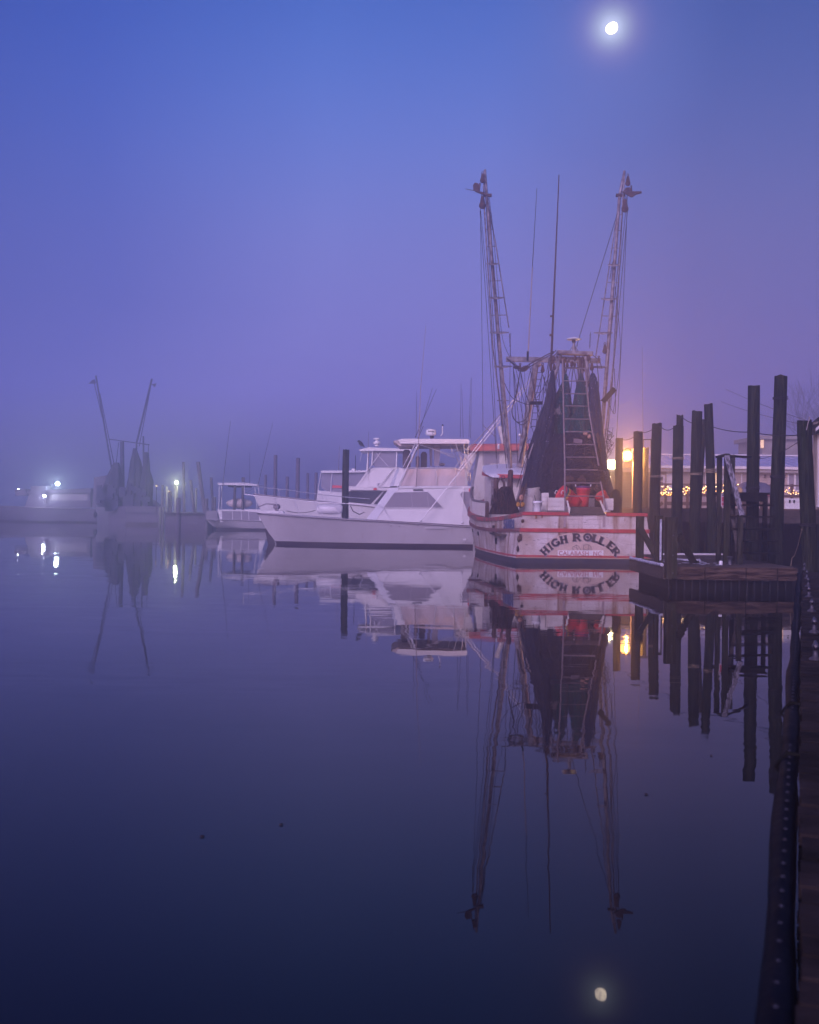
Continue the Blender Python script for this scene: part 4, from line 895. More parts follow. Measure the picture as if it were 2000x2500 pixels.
# small ladder along the mast leg
lad = MB().cyl(S(1314, 890, 49.6), S(1296, 1045, 49.4), .018, .018, 5)
lad.cyl(S(1326, 890, 49.6), S(1309, 1045, 49.4), .018, .018, 5)
for i in range(10):
    u = i / 9; lad.cyl(S(1314 - 17 * u, 893 + 148 * u, 49.5), S(1325.5 - 17 * u, 893 + 148 * u, 49.5), .015, .015, 5)
lad.build('mast_ladder', wire_m, tw)
# big stern ladder
DL0, DL1 = 40.5, 42.2
lf_ = [(1374, 877, DL1), (1377, 1030, 41.3), (1379, 1130, 40.9), (1380, 1246, DL0)]
rt_ = [(1429, 898, DL1), (1439, 1010, 41.4), (1449, 1065, 41.2), (1462, 1136, 40.9)]
rt2 = [(1467, 1176, 40.8), (1480, 1246, DL0)]
ld_ = MB().tube([S(*p) for p in lf_], .035, 6).build('stern_ladder', G('galvanised_rail', (.24, .19, .20), .6, var=(8, (.14, .09, .09), .2)), tw)
MB().tube([S(*p) for p in rt_], .033, 6).build('ladder_rail', MATS['galvanised_rail'], ld_); MB().tube([S(*p) for p in rt2], .033, 6).build('ladder_rail', MATS['galvanised_rail'], ld_)
def interp(L_, y):
    for a, b in zip(L_, L_[1:]):
        if a[1] <= y <= b[1]: u = (y - a[1]) / (b[1] - a[1]); return tuple(a[i] + (b[i] - a[i]) * u for i in range(3))
    return L_[0] if y < L_[0][1] else L_[-1]
for y in (899, 930, 961, 991, 1023, 1054, 1085, 1116, 1147, 1179, 1211):
    a = interp(lf_, y); b = interp(rt_ if y < 1140 else [(1457, 1140, 40.9), (1467, 1176, 40.8), (1480, 1246, 40.5)], y + .5)
    MB().cyl(S(*a), S(*b), .022, .022, 6).build('rung', MATS['galvanised_rail'], ld_)
# stern ramp shelf
rs_ = MB().prism([S(1396, 1237, 40.05), S(1470, 1237, 40.05), S(1478, 1256, 39.9), S(1391, 1257, 39.9)], (0, .12, 0)).build('ramp_board', wood_grey, tw)
MB().prism([S(1383, 1222, 39.95), S(1387, 1222, 39.95), S(1393, 1246, 39.9), S(1390, 1256, 39.9)], (0, .08, 0)).build('ramp_cheek', white_old, tw)
MB().prism([S(1464, 1222, 39.95), S(1468, 1222, 39.95), S(1480, 1250, 39.9), S(1475, 1252, 39.9)], (0, .08, 0)).build('ramp_cheek', white_old, tw)
# white stern locker of boards
def boards(x0, y0, x1, y1, D, nm, n=4):
    t_ = MB()
    for i in range(n):
        ya, yb = y0 + (y1 - y0) * i / n, y0 + (y1 - y0) * (i + .93) / n
        t_.prism([S(x0 + random.uniform(-.6, .6), ya, D), S(x1, ya, D), S(x1, yb, D), S(x0, yb, D)], (0, .05, 0))
    a, b = S(x0 + 1, y1, D + .05), S(x1 - 1, y0 + 1, D + .05); t_.prism([a, Vector((b.x, b.y, a.z)), b, Vector((a.x, a.y, b.z))], (0, .4, 0))
    return t_.build(nm, white_old, tw)
boards(1337, 1215, 1378, 1247, 40.7, 'stern_locker', 3); boards(1323, 1203, 1340, 1247, 41.2, 'locker_end', 4); boards(1476, 1217, 1498, 1246, 40.7, 'stern_locker', 3)
boards(1316, 1228, 1324, 1247, 40.5, 'locker_end', 2)

# outriggers
def outrigger(side):
    if side < 0:
        top, kn, base = (1184, 414), (1188, 478), (1247, 1160); C = lambda y: (1188 + (y - 478) * .0845 if y < 1160 else 1247)
        Lr = lambda y: 1182 + (y - 500) * .062 + max(0, y - 850) * .065; Rr = lambda y: 1198 + (y - 515) * .156
        plates = ((645, 1187, 1218), (728, 1194, 1230), (813, 1196, 1243), (896, 1206, 1250)); rungs = (520, 561, 602, 686, 770); yend = 800; s_ = -1
    else:
        top, kn, base = (1525, 417), (1517, 478), (1462, 1160); C = lambda y: 1513 - (y - 478) * .075 - max(0, y - 900) * .02
        Lr = lambda y: 1520 - (y - 500) * .052 - max(0, y - 850) * .06; Rr = lambda y: 1508 - (y - 515) * .150
        plates = ((648, 1484, 1514), (731, 1468, 1504), (814, 1450, 1496), (897, 1443, 1486)); rungs = (524, 563, 606, 690, 772); yend = 880; s_ = 1
    Dd = 51.0
    o = MB().tube([S(*top, Dd), S(C(478), 478, Dd), S(C(830), 830, Dd), S(*base, 50.4)], [.06, .075, .09, .10], 8).build('outrigger', white_pole, tw)
    MB().tube([S(top[0] + 1 * s_, top[1] + 4, Dd), S(Lr(480), 480, Dd - .2), S(Lr(850), 850, Dd - .2), S(Lr(1100), 1100, 50.2), S(base[0] - 3 * -s_ * -1, 1165, 50.2)], .035, 6).build('outer_rail', white_pole, o)
    MB().tube([S(C(482), 482, Dd + .2), S(Rr(600), 600, Dd + .2), S(Rr(yend), yend, Dd + .2)], .028, 6).build('inner_rail', white_pole, o)
    for y in rungs: MB().cyl(S(Lr(y), y, Dd - .2), S(Rr(y), y - 1, Dd + .2), .02, .02, 5).build('rung', white_pole, o)
    for (y, x0, x1) in plates:
        xm = (x0 + x1) / 2; MB().prism([S(x0, y, Dd - .3), S(xm, y + 3, Dd - .3), S(x1, y, Dd - .3), S(x1, y - 2, Dd + .1), S(xm, y - 3, Dd + .3), S(x0, y - 2, Dd + .1)], (0, .0, .02)).build('spreader', white_pole, o)
    MB().cyl(S(C(978) - 17 , 978, Dd), S(C(978) + 12, 978, Dd), .02, .02, 5).build('rung', white_pole, o)
    MB().box(S(C(477) + 2, 477, Dd), (.42, .2, .12)).build('collar', dark_steel, o)
    return o
ol, orr = outrigger(-1), outrigger(1)
def block(px, py, D, s_=1.0, parent=None, tilt=0):
    c = S(px, py, D); mb = MB().ball(c, .135 * s_, 10, 7, (1, .5, 1)); mb.prism([c + Vector((-.11 * s_, -.05, .03)), c + Vector((.11 * s_, -.05, .03)), c + Vector((.05 * s_, -.05, .36 * s_)), c + Vector((-.05 * s_, -.05, .36 * s_))], (0, .10, 0))
    mb.tube([c + Vector((.05 * math.cos(a * .9), 0, .42 * s_ + .06 * s_ * math.sin(a * .9))) for a in range(8)], .016, 5)
    return mb.build('pulley_block', dark_steel, parent or tw)
block(1178, 441, 50.8, .9, ol); block(1178, 502, 50.7, 1.25, ol); block(1533, 448, 50.8, .95, orr); block(1526, 510, 50.7, 1.3, orr); block(1477, 960 - 700 + 598, 49, .85, orr)
for (x, y, s_) in ((1325, 905, .85), (1353, 900, .7), (1385, 893, .65), (1417, 893, .8), (1445, 900, .85), (1270, 900, .6), (1462, 880, .5)): block(x, y, 46.3, s_ * .8)
MB().ball(S(1281, 900, 49), .17, 8, 6, (1.5, .6, .7), .1, Euler((0, R(-25), 0)).to_matrix()).build('pulley_block', dark_steel, tw)
MB().ball(S(1262, 897, 49), .12, 8, 6, (1.6, .6, .7), .1).build('pulley_block', dark_steel, tw)
# trawl-board 'birds' at the tips
bo1 = MB().prism([S(1155, 452, 50.6), S(1159, 446, 50.6), S(1167, 447, 50.6), S(1170, 452, 50.6), S(1170, 466, 50.6), S(1156, 463, 50.6)], (0, .05, 0))
bo1.cyl(S(1136, 461, 50.6), S(1160, 466, 50.6), .012, .02, 5).cyl(S(1160, 466, 50.6), S(1184, 474, 50.6), .04, .07, 6).cyl(S(1172, 447, 50.6), S(1170, 467, 50.6), .04, .04, 6)
bo1.build('stabiliser_board', dark_steel, tw)
bo2 = MB().prism([S(1516, 467, 50.6), S(1562, 467, 50.6), S(1546, 481, 50.6), S(1540, 481, 50.6)], (0, .06, 0)); bo2.cyl(S(1546, 475, 50.6), S(1566, 469, 50.6), .05, .06, 6)
bo2.prism([S(1523, 466, 50.6), S(1528, 458, 50.6), S(1538, 457, 50.6), S(1543, 466, 50.6)], (0, .05, 0)).cyl(S(1542, 467, 50.6), S(1541, 453, 50.6), .035, .035, 6); bo2.build('stabiliser_board', dark_steel, tw)
def chainp(p, q, D, n=9, r=.03):
    a, b = S(*p, D), S(*q, D); mb = MB()
    for i in range(n):
        c = a.lerp(b, (i + .5) / n); h = (b - a).length / n * .62; x = Vector((r, 0, 0)) if i % 2 else Vector((0, r, 0)); t_ = (b - a).normalized()
        mb.tube([c + t_ * h * math.cos(k * math.pi / 4) + x * math.sin(k * math.pi / 4) for k in range(9)], .011, 4, False)
    return mb.build('chain', dark_steel, tw)
chainp((1246, 814), (1246, 850), 50.5); chainp((1442, 812), (1440, 850), 50.5); chainp((1194, 480), (1201, 545), 50.9, 14); chainp((1496, 640), (1490, 680), 50.7, 10)
# wires: (points in photo pixels, depth, radius)
WR = [([(1173, 508), (1178, 900), (1180, 1135)], 50.6, .009), ([(1172, 515), (1190, 780), (1203, 980), (1212, 1120)], 50.5, .010), ([(1174, 515), (1200, 830), (1216, 1190)], 50.5, .009),
      ([(1188, 520), (1212, 900), (1232, 1100), (1240, 1160)], 50.3, .012), ([(1196, 500), (1214, 820), (1236, 1130)], 50.3, .010), ([(1180, 455), (1182, 505)], 50.6, .012),
      ([(1200, 520), (1216, 700), (1228, 830), (1262, 900)], 50.3, .009), ([(1246, 850), (1245, 1000), (1250, 1140)], 50.3, .009), ([(1244, 815), (1246, 850), (1248, 872), (1262, 893)], 50.3, .012),
      ([(1531, 515), (1521, 760), (1505, 1080)], 50.6, .009), ([(1532, 515), (1512, 750), (1498, 900), (1482, 1080), (1490, 1230)], 50.5, .010), ([(1528, 515), (1504, 760), (1494, 960), (1478, 1100)], 50.5, .009),
      ([(1508, 520), (1417, 815), (1410, 842)], 50.3, .012), ([(1533, 460), (1530, 505)], 50.6, .012), ([(1520, 520), (1508, 660), (1486, 870), (1472, 1040), (1466, 1150)], 50.3, .011),
      ([(1502, 700), (1515, 860), (1497, 1010)], 50.3, .009), ([(1482, 975), (1502, 1008), (1500, 900)], 49, .009),
      ([(1352, 858), (1300, 885), (1270, 905), (1262, 897), (1238, 875)], 48.5, .02), ([(1352, 862), (1320, 880), (1278, 905)], 48.4, .018), ([(1358, 855), (1340, 878), (1338, 920), (1330, 960)], 47.5, .016),
      ([(1270, 908), (1258, 970), (1250, 1005), (1262, 1030), (1285, 1022), (1293, 990), (1280, 950), (1272, 910)], 48.6, .016), ([(1270, 906), (1262, 960), (1252, 990), (1253, 1020), (1275, 1037), (1292, 1025)], 48.5, .014),
      ([(1232, 935), (1250, 970), (1280, 985), (1296, 985), (1310, 960), (1325, 910)], 48.5, .012), ([(1296, 900), (1285, 960), (1284, 1060), (1270, 1110)], 48.3, .010), ([(1330, 920), (1322, 1000), (1296, 1080), (1262, 1190)], 46, .012),
      ([(1325, 915), (1334, 950), (1330, 990), (1308, 1080), (1268, 1230)], 45, .014), ([(1340, 905), (1330, 1010), (1300, 1100), (1272, 1200)], 45.6, .012),
      ([(1345, 900), (1350, 912)], 46.3, .02), ([(1385, 893), (1382, 910)], 45.5, .02), ([(1417, 893), (1418, 912)], 45.5, .02), ([(1446, 900), (1447, 915)], 45.5, .02),
      ([(1400, 900), (1392, 960), (1388, 1000)], 45.8, .010), ([(1402, 900), (1410, 960), (1402, 1000)], 45.8, .010), ([(1436, 905), (1430, 940)], 45.8, .012), ([(1457, 880), (1462, 940), (1458, 1000), (1466, 1080)], 46, .012),
      ([(1446, 866), (1462, 880), (1470, 900)], 47.5, .014), ([(1360, 862), (1342, 880), (1344, 905)], 47.5, .016), ([(1286, 1058), (1276, 1096), (1268, 1130)], 46.5, .03)]
for pts, D, r_ in WR:
    P3 = [S(x, y, D) for x, y in pts]
    if len(P3) > 2:      # smooth
        Q = []
        for i in range(len(P3) - 1):
            p0, p1, p2, p3 = P3[max(i - 1, 0)], P3[i], P3[i + 1], P3[min(i + 2, len(P3) - 1)]
            for k in range(6):
                t_ = k / 6; Q.append(.5 * ((2 * p1) + (p2 - p0) * t_ + (2 * p0 - 5 * p1 + 4 * p2 - p3) * t_ ** 2 + (3 * p1 - p0 - 3 * p2 + p3) * t_ ** 3))
        P3 = Q + [P3[-1]]
    MB().tube(P3, r_ * 1.7, 4).build('wire', wire_m, tw)
rnd = random.Random(31)
for i in range(26):
    x0 = rnd.uniform(1335, 1455); y0 = rnd.uniform(862, 905); x1 = x0 + rnd.uniform(-45, 30); y1 = y0 + rnd.uniform(30, 220)
    if i % 3 == 0: x0, y0, x1, y1 = rnd.uniform(1240, 1330), rnd.uniform(878, 900), rnd.uniform(1240, 1345), rnd.uniform(980, 1180)
    MB().tube(sag(S(x0, y0, 46.6), S(x1, y1, 45.9), rnd.uniform(0, .25), 8), rnd.uniform(.010, .02), 4).build('wire', wire_m, tw)
for i in range(14):
    x0, y0 = rnd.uniform(1345, 1452), rnd.uniform(866, 884); MB().ball(S(x0, y0 + rnd.uniform(0, 12), 46.5), rnd.uniform(.04, .09), 7, 5, (1, .7, 1.6), .15).build('shackle', dark_steel, tw)
# rusty diagonal bundle of gallows legs left of the nets
for (a, b, r_, m_) in (((1337, 985), (1270, 1240), .05, dark_steel), ((1322, 1000), (1256, 1245), .04, white_pole), ((1328, 1030), (1262, 1235), .035, dark_steel), ((1343, 960), (1290, 1120), .03, wire_l)):
    MB().cyl(S(*a, 45.5), S(*b, 44), r_, r_, 6).build('gallows_strut', m_, tw)
# dark boards hung in the rigging
MB().beam(S(1293, 984, 47.5), S(1325, 984, 47.5), .08, .15, up=(0, 0, 1)).build('hung_board', wood_dark, tw)
tag(MB().beam(S(1472, 981, 46.5), S(1501, 949, 46.5), .22, .10).build('hanging_board', wood_dark), 'dark board hung aslant in the rigging right of the nets', 'board')

# nets (hanging folds): rows of (y, x_left, x_right)
def net(rows, D, m_, label, depth=.45, seed=1, folds=7, bulge=.12):
    rnd = random.Random(seed); n = 44; phs = [rnd.uniform(0, 6.28) for _ in range(4)]; rings = []
    K = 26; ys = [rows[0][0] + (rows[-1][0] - rows[0][0]) * i / K for i in range(K + 1)]
    for y in ys:
        xl_, xr_ = None, None
        for a, b in zip(rows, rows[1:]):
            if a[0] <= y <= b[0] + 1e-6: u = (y - a[0]) / (b[0] - a[0]); xl_ = a[1] + (b[1] - a[1]) * u; xr_ = a[2] + (b[2] - a[2]) * u; break
        cxp = (xl_ + xr_) / 2; hw_ = (xr_ - xl_) / 2 * D / F; c = S(cxp, y, D); t_ = (y - ys[0]) / (ys[-1] - ys[0]); ring = []
        for j in range(n):
            th = 2 * math.pi * j / n
            k = 1 + bulge * min(1, t_ * 4) * (math.sin(folds * th + phs[0] + t_ * 2) + .6 * math.sin((folds * 2 + 1) * th + phs[1] - t_ * 3)) + rnd.uniform(-.03, .03)
            ring.append(c + Vector((hw_ * k * math.cos(th) * .93, min(hw_, depth) * k * math.sin(th), rnd.uniform(-.03, .03))))
        rings.append(ring)
    o = tag(MB().loft(rings).build('fishing_net', m_), label, 'net', 'fishing nets hanging over the trawler deck')
    cm = MB()
    for q in range(11 if D < 60 else 4):
        j = rnd.randint(n // 2, n - 1) % n; k0 = rnd.randint(0, 6); k1 = rnd.randint(14, K); jj = j; pts = []
        for k in range(k0, k1 + 1, 2):
            jj = (jj + rnd.choice((-1, 0, 0, 1))) % n; cc_ = sum(rings[k], Vector()) / n; pts.append(cc_ + (rings[k][jj] - cc_) * 1.03)
        if len(pts) > 2: cm.tube(pts, .014 if D < 60 else .03, 4)
    for q in range(3 if D < 60 else 0):      # gathering ropes round the net
        k = rnd.randint(4, K - 3); cc_ = sum(rings[k], Vector()) / n
        cm.tube([cc_ + (rings[k][j % n] - cc_) * 1.03 + Vector((0, 0, .25 * math.sin(j * .18 + q))) for j in range(n // 2, n + 1)], .012, 4)
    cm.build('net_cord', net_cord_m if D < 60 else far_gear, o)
    return o
net([(906, 1346, 1353), (925, 1341, 1357), (980, 1330, 1357), (1030, 1312, 1352), (1090, 1293, 1350), (1150, 1280, 1352), (1190, 1268, 1352)], 44.6, net_slate, 'leftmost slate purple net draping down to the left', .5, 2)
net([(913, 1380, 1384), (925, 1376, 1389), (960, 1358, 1391), (990, 1345, 1396), (1060, 1342, 1402), (1110, 1340, 1404)], 45.4, net_teal, 'dark teal net with a pointed top left of the ladder', .4, 3)
net([(913, 1416, 1421), (925, 1410, 1427), (990, 1399, 1437), (1050, 1394, 1443), (1090, 1390, 1446)], 45.2, net_teal, 'dark teal net with a pointed top seen through the ladder', .4, 5)
net([(912, 1443, 1452), (926, 1437, 1459), (960, 1437, 1463), (1010, 1440, 1467), (1100, 1450, 1476), (1150, 1446, 1484), (1215, 1432, 1500)], 44.9, net_blue, 'rightmost dark blue net falling beside the ladder', .4, 8)
net([(1060, 1350, 1440), (1090, 1336, 1462), (1140, 1322, 1470), (1185, 1318, 1478), (1215, 1322, 1480)], 44.0, net_black, 'black heap of gathered net at the foot of the hanging nets', .6, 9, 9, .08)
# torn strips and floats in the nets
sm = MB()
for i in range(9): x = 1343 + i * 2.9; sm.tube([S(x, 996 + random.uniform(-2, 2), 44.5), S(x + 1, 1003, 44.45), S(x + 4 + random.uniform(-1, 2), 1012, 44.5)], .012, 4)
tag(sm.build('pale_lashing', wire_l), 'row of pale cords across the teal net', 'lashing')
tg = MB()
for i in range(40):
    a = S(random.uniform(1474, 1486), random.uniform(1045, 1110), 44.6); tg.tube([a, a + Vector((random.uniform(-.1, .3), random.uniform(-.1, .1), random.uniform(-.25, .1))), a + Vector((random.uniform(-.1, .2), 0, random.uniform(-.5, -.1)))], .008, 4)
for i in range(60):
    a = S(random.uniform(1292, 1322), random.uniform(1075, 1150), 44.4); tg.tube([a, a + Vector((random.uniform(-.2, .2), random.uniform(-.1, .1), random.uniform(-.25, .1))), a + Vector((random.uniform(-.25, .15), 0, random.uniform(-.5, -.1)))], .010, 4)
tag(tg.build('frayed_netting', net_black), 'frayed black netting strands around the hanging nets', 'netting', kind='stuff')
tag(MB().ball(S(1430, 1059, 43.4), .11, 10, 7, (1, .8, .7)).ball(S(1439, 1066, 43.4), .10, 10, 7, (.8, .8, 1)).build('pale_float', float_o), 'pale float lodged in the nets behind the ladder', 'float')
tag(MB().box(S(1411, 1077, 43.2), (.34, .1, .17), (0, R(5), 0)).build('tin_tray', G('purple_grey_tin', (.16, .11, .13), .6)), 'dull tray hung in the nets behind the ladder', 'tray')
# winch clutter at deck
cl_ = MB()
rnd = random.Random(4)
for i in range(26):
    c = S(rnd.uniform(1385, 1462), rnd.uniform(1168, 1200), rnd.uniform(42.6, 43.4)); cl_.ball(c, rnd.uniform(.06, .17), 7, 5, (1, 1, rnd.uniform(.6, 1.4)), .2)
tag(cl_.build('winch_gear', dark_steel), 'dark winch and gear behind the baskets', 'winch')

# baskets
def basket_stack(top_px, dirv, n_ring, D, colours, label, r=.27, body=.5, handles=True):
    c = S(*top_px, D); ax = Vector(dirv).normalized(); t_ = thing('basket_stack', c + ax * (body + .07 * len(colours)), label, 'baskets', 'stacks of round plastic fish baskets'); q = c
    for k, m_ in enumerate(colours):
        M = (-ax).to_track_quat('Z', 'Y').to_matrix(); prof = [(r * .93, -.07), (r * .96, -.02), (r * 1.06, -.015), (r * 1.06, .015), (r * .99, .015), (r * .93, -.03)]
        MB().lathe(q, prof, 22, -ax).build('rim', m_, t_)
        if handles and k == 0:
            for s_ in (-1, 1):
                h = M @ Vector((r * 1.06 * s_, 0, 0)); h2 = M @ Vector((0, 0, 1)); MB().tube([q + h + (M @ Vector((0, .07, 0))), q + h * 1.05 + h2 * .08 + (M @ Vector((0, .06, 0))), q + h * 1.05 + h2 * .08 - (M @ Vector((0, .06, 0))), q + h - (M @ Vector((0, .07, 0)))], .014, 5).build('handle', white_pl, t_)
        q = q + ax * .075
    MB().lathe(q, [(r * .92, 0.03), (r * .9, -.1), (r * .84, -body * .5), (r * .80, -body), (r * .2, -body)], 22, -ax).build('basket', basket_red, t_)
    return t_
basket_stack((1368, 1203), (.85, .18, -.52), 5, 41.6, [basket_red, basket_pink, basket_blue, basket_yel, basket_red, basket_red], 'toppled stack of red, blue and yellow baskets left of the ladder', .32, .42)
basket_stack((1424, 1188), (0, 0, -1), 4, 41.8, [basket_pur, basket_pink, basket_red, basket_red], 'upright stack of red baskets with a purple one on top', .27, .50)
basket_stack((1466, 1208), (.55, .3, -.6), 2, 42.2, [basket_red, basket_red], 'tilted red basket on the right of the stern', .24, .38, False)
# buckets
def bucket(px, py, D, r, h, label):
    c = S(px, py, D); t_ = thing('bucket', c, label, 'bucket')
    MB().lathe(c, [(r * .85, 0), (r * .9, .03), (r, h * .85), (r * 1.06, h * .86), (r * 1.06, h * .93), (r, h)], 18).build('pail', white_pl, t_)
    MB().lathe(c + Vector((0, 0, h)), [(r * 1.07, -.02), (r * 1.07, .025), (r * .9, .035)], 18).build('lid', white_pl, t_)
    MB().tube([c + Vector((r * math.cos(a), -r * .2 - .1 * math.sin(a), h * .8 - .12 * math.sin(a))) for a in [math.pi * i / 8 for i in range(9)]], .008, 4).build('handle', dark_steel, t_)
bucket(1312, 1249, 40.55, .165, .37, 'white lidded bucket on the stern of the trawler'); bucket(1465 + 18, 1249, 42.3, .15, .3, 'half hidden white bucket behind the right stern locker')
# floats
for (x, y, m_, s_, lab) in ((1265, 1232, float_y, .095, 'left of the two yellow floats below the orange one'), (1276.5, 1232, float_y, .095, 'right of the two yellow floats below the orange one'), (1273, 1215, float_o, .115, 'faded orange float above the two yellow ones')):
    t_ = thing('net_float', S(x, y + 5, 43.2), lab, 'float', 'floats hung by the black chafing gear')
    MB().ball(S(x, y, 43.2), s_, 12, 8, (.85, .85, 1.1)).build('ball', m_, t_); MB().cyl(S(x - .4, y - 1.5, 43.2) + Vector((0, -s_ * .86, 0)), S(x - .4, y - 1.5, 43.2) + Vector((0, -s_ * .6, 0)), .022, .022, 8).build('hole', black, t_)
    MB().tube([S(x, y - 5, 43.2), S(x + 2, y - 10, 43.25), S(1272, 1204, 43.4)], .01, 4).build('cord', wire_m, t_)
# black chafing gear bundle
rings = []; rnd = random.Random(11); n = 30
prof = [(1188, 1226, 1247), (1196, 1217, 1252), (1206, 1211, 1255), (1218, 1208, 1258), (1230, 1204, 1260), (1240, 1200, 1264), (1250, 1196, 1268), (1256, 1194, 1268)]
for (y, a, b) in prof:
    c = S((a + b) / 2, y, 44.2); hw_ = (b - a) / 2 * 44.2 / F
    rings.append([c + Vector((hw_ * math.cos(2 * math.pi * j / n), .5 * math.sin(2 * math.pi * j / n), 0)) * (1 + .07 * math.sin(9 * 2 * math.pi * j / n) + rnd.uniform(-.04, .04)) for j in range(n)])
tb = thing('chafing_gear', S(1230, 1256, 44.2), 'shaggy dark brown chafing gear bundled at the left bulwark', 'net gear')
MB().loft(rings).build('bundle', chafe, tb)
mbs = MB()
for i in range(46):
    x = rnd.uniform(1202, 1244); y = rnd.uniform(1192, 1225); l_ = rnd.uniform(15, 32); mbs.tube([S(x, y, 43.72), S(x - 1, y + l_ * .5, 43.62), S(x - 3 + rnd.uniform(-1, 2), y + l_, 43.6)], [.02, .035, .02], 5)
mbs.build('strands', chafe, tb)
MB().cyl(S(1211, 1166, 44.3), S(1209, 1245, 44.3), .09, .09, 8).build('davit_post', wood_rail, tw)
MB().cyl(S(1247, 1150, 46), S(1243, 1245, 44.8), .11, .15, 8).build('outrigger_heel', dark_steel, tw); MB().cyl(S(1462, 1146, 46), S(1462, 1240, 44.8), .16, .18, 8).build('outrigger_heel', dark_steel, tw)
# large open shackle and hook
sh = MB(); cc = S(1222, 1183, 43.9)
for s_ in (-1, 1): sh.tube([cc + Vector((s_ * .03, 0, .24)), cc + Vector((s_ * .14, 0, .1)), cc + Vector((s_ * .16, 0, -.08)), cc + Vector((s_ * .07, 0, -.22))], [.03, .055, .055, .03], 7)
tag(sh.tube([cc + Vector((.02 + .09 + .07 * math.cos(a), 0, .3 + .07 * math.sin(a))) for a in [i * .8 for i in range(9)]], .018, 5).build('hook_shackle', dark_steel), 'big open iron shackle above the chafing gear', 'shackle')
# black drape on the right
tag(MB().ball(S(1503, 1226, 42.8), .5, 14, 9, (.52, .5, 1.0), .08).build('black_cover', black), 'black covered hump on the right side of the trawler stern', 'cover')
rb_ = MB()
for k in range(3): rb_.tube([S(1492 + k * 8, 1246, 42.4), S(1496 + k * 8, 1236, 42.4), S(1500 + k * 8, 1248, 42.4)], .02, 5)
MB().cyl(S(1305, 1209, 41), S(1308, 1224, 41), .014, .014, 5).build('stick', black, tw)
#%%YACHTS%%
# ================================================================== big white yacht
ya = thing('sport_yacht', S(880, 1330, 57.5) * 1.0, 'large white sport fishing yacht moored bow left beside the trawler', 'yacht'); 
YC = 57.7
def yhull(xs0, xs1, xw0, xw1, zs0, zs1, hb, yc, n=22, stripe=.17, full=.5, flare_=.86, zpow=1.0):
    """returns rings for the topsides, as port+starboard closed sections; x from bow to stern"""
    out_ = []
    for i in range(n + 1):
        s = i / n; bs = hb * (1 - (1 - min(1, s / full)) ** 2.1) ; bw = hb * flare_ * (1 - (1 - min(1, s / (full * 1.25))) ** 1.7)
        zs = zs0 + (zs1 - zs0) * s ** zpow; xs = xs0 + (xs1 - xs0) * s; xw = xw0 + (xw1 - xw0) * s
        bs = max(bs, .02); bw = max(bw, .015)
        lev = [(xs, bs, zs), (xs + (xw - xs) * .3, bs + (bw - bs) * .42, zs * .68), (xs + (xw - xs) * .65, bs + (bw - bs) * .75, zs * .34), (xw, bw, stripe), (xw + (.25 if i < 3 else 0), bw * .9, -.45)]
        L_ = [Vector((x, yc - b_, z)) for x, b_, z in lev]; R_ = [Vector((x, yc + b_, z)) for x, b_, z in lev][::-1]; out_.append(L_ + R_)
    return out_
def ships_hull(parent, xs0, xs1, xw0, xw1, zs0, zs1, hb, yc, hm_=None, stripe=.17, rail=True, **kw):
    rg = yhull(xs0, xs1, xw0, xw1, zs0, zs1, hb, yc, stripe=stripe, **kw)
    n = len(rg[0]); h = MB(); h.loft([r[:4] for r in rg], closed=False, cap=False); h.loft([r[-4:] for r in rg], closed=False, cap=False)
    for a, b in zip(rg, rg[1:]): h.add([a[0], b[0], b[-1], a[-1]], [(0, 1, 2, 3)])          # deck
    h.add(rg[-1], [tuple(range(n))])
    ho_ = h.build('hull', hm_ or hull_gel, parent)
    bt = MB(); bt.loft([[r[3], r[4]] for r in rg], closed=False, cap=False); bt.loft([[r[-5], r[-4]] for r in rg], closed=False, cap=False); bt.build('boot_stripe', boot, ho_)
    if rail:
        for k, sgn in ((0, -1), (-1, 1)): MB().tube([r[k] + Vector((0, sgn * .03, -.03)) for r in rg], .035, 6).build('rub_rail', G('grey_rub_rail', (.28, .24, .27), .4) if 'grey_rub_rail' not in MATS else MATS['grey_rub_rail'], ho_)
    return ho_, rg
xs = S(629, 1252, YC).x; xw = S(672, 1327, YC).x
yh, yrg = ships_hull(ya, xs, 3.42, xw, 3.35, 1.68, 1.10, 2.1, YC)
# stem plate, dark forefoot
MB().prism([S(646, 1290, YC - .02), S(655, 1291, YC - .02), S(673, 1327, YC - .02), S(668, 1334, YC - .02), S(656, 1334, YC - .02)], (0, .06, 0)).build('stem_plate', boot, yh)
YN = 56.1          # cabin side
def extr(pts, y0, y1): # pts given in photo px at depth y0, extruded straight back
    P3 = [S(x, y, y0) for x, y in pts]; return MB().prism(P3, (0, y1 - y0, 0))
# pulpit & toe rail
MB().prism([S(597, 1244, YC - .3), S(690, 1248, YC - .3), S(694, 1253, YC - .3), S(640, 1252, YC - .3), S(600, 1248, YC - .3)], (0, .6, 0)).build('bow_pulpit', white_gel, ya)
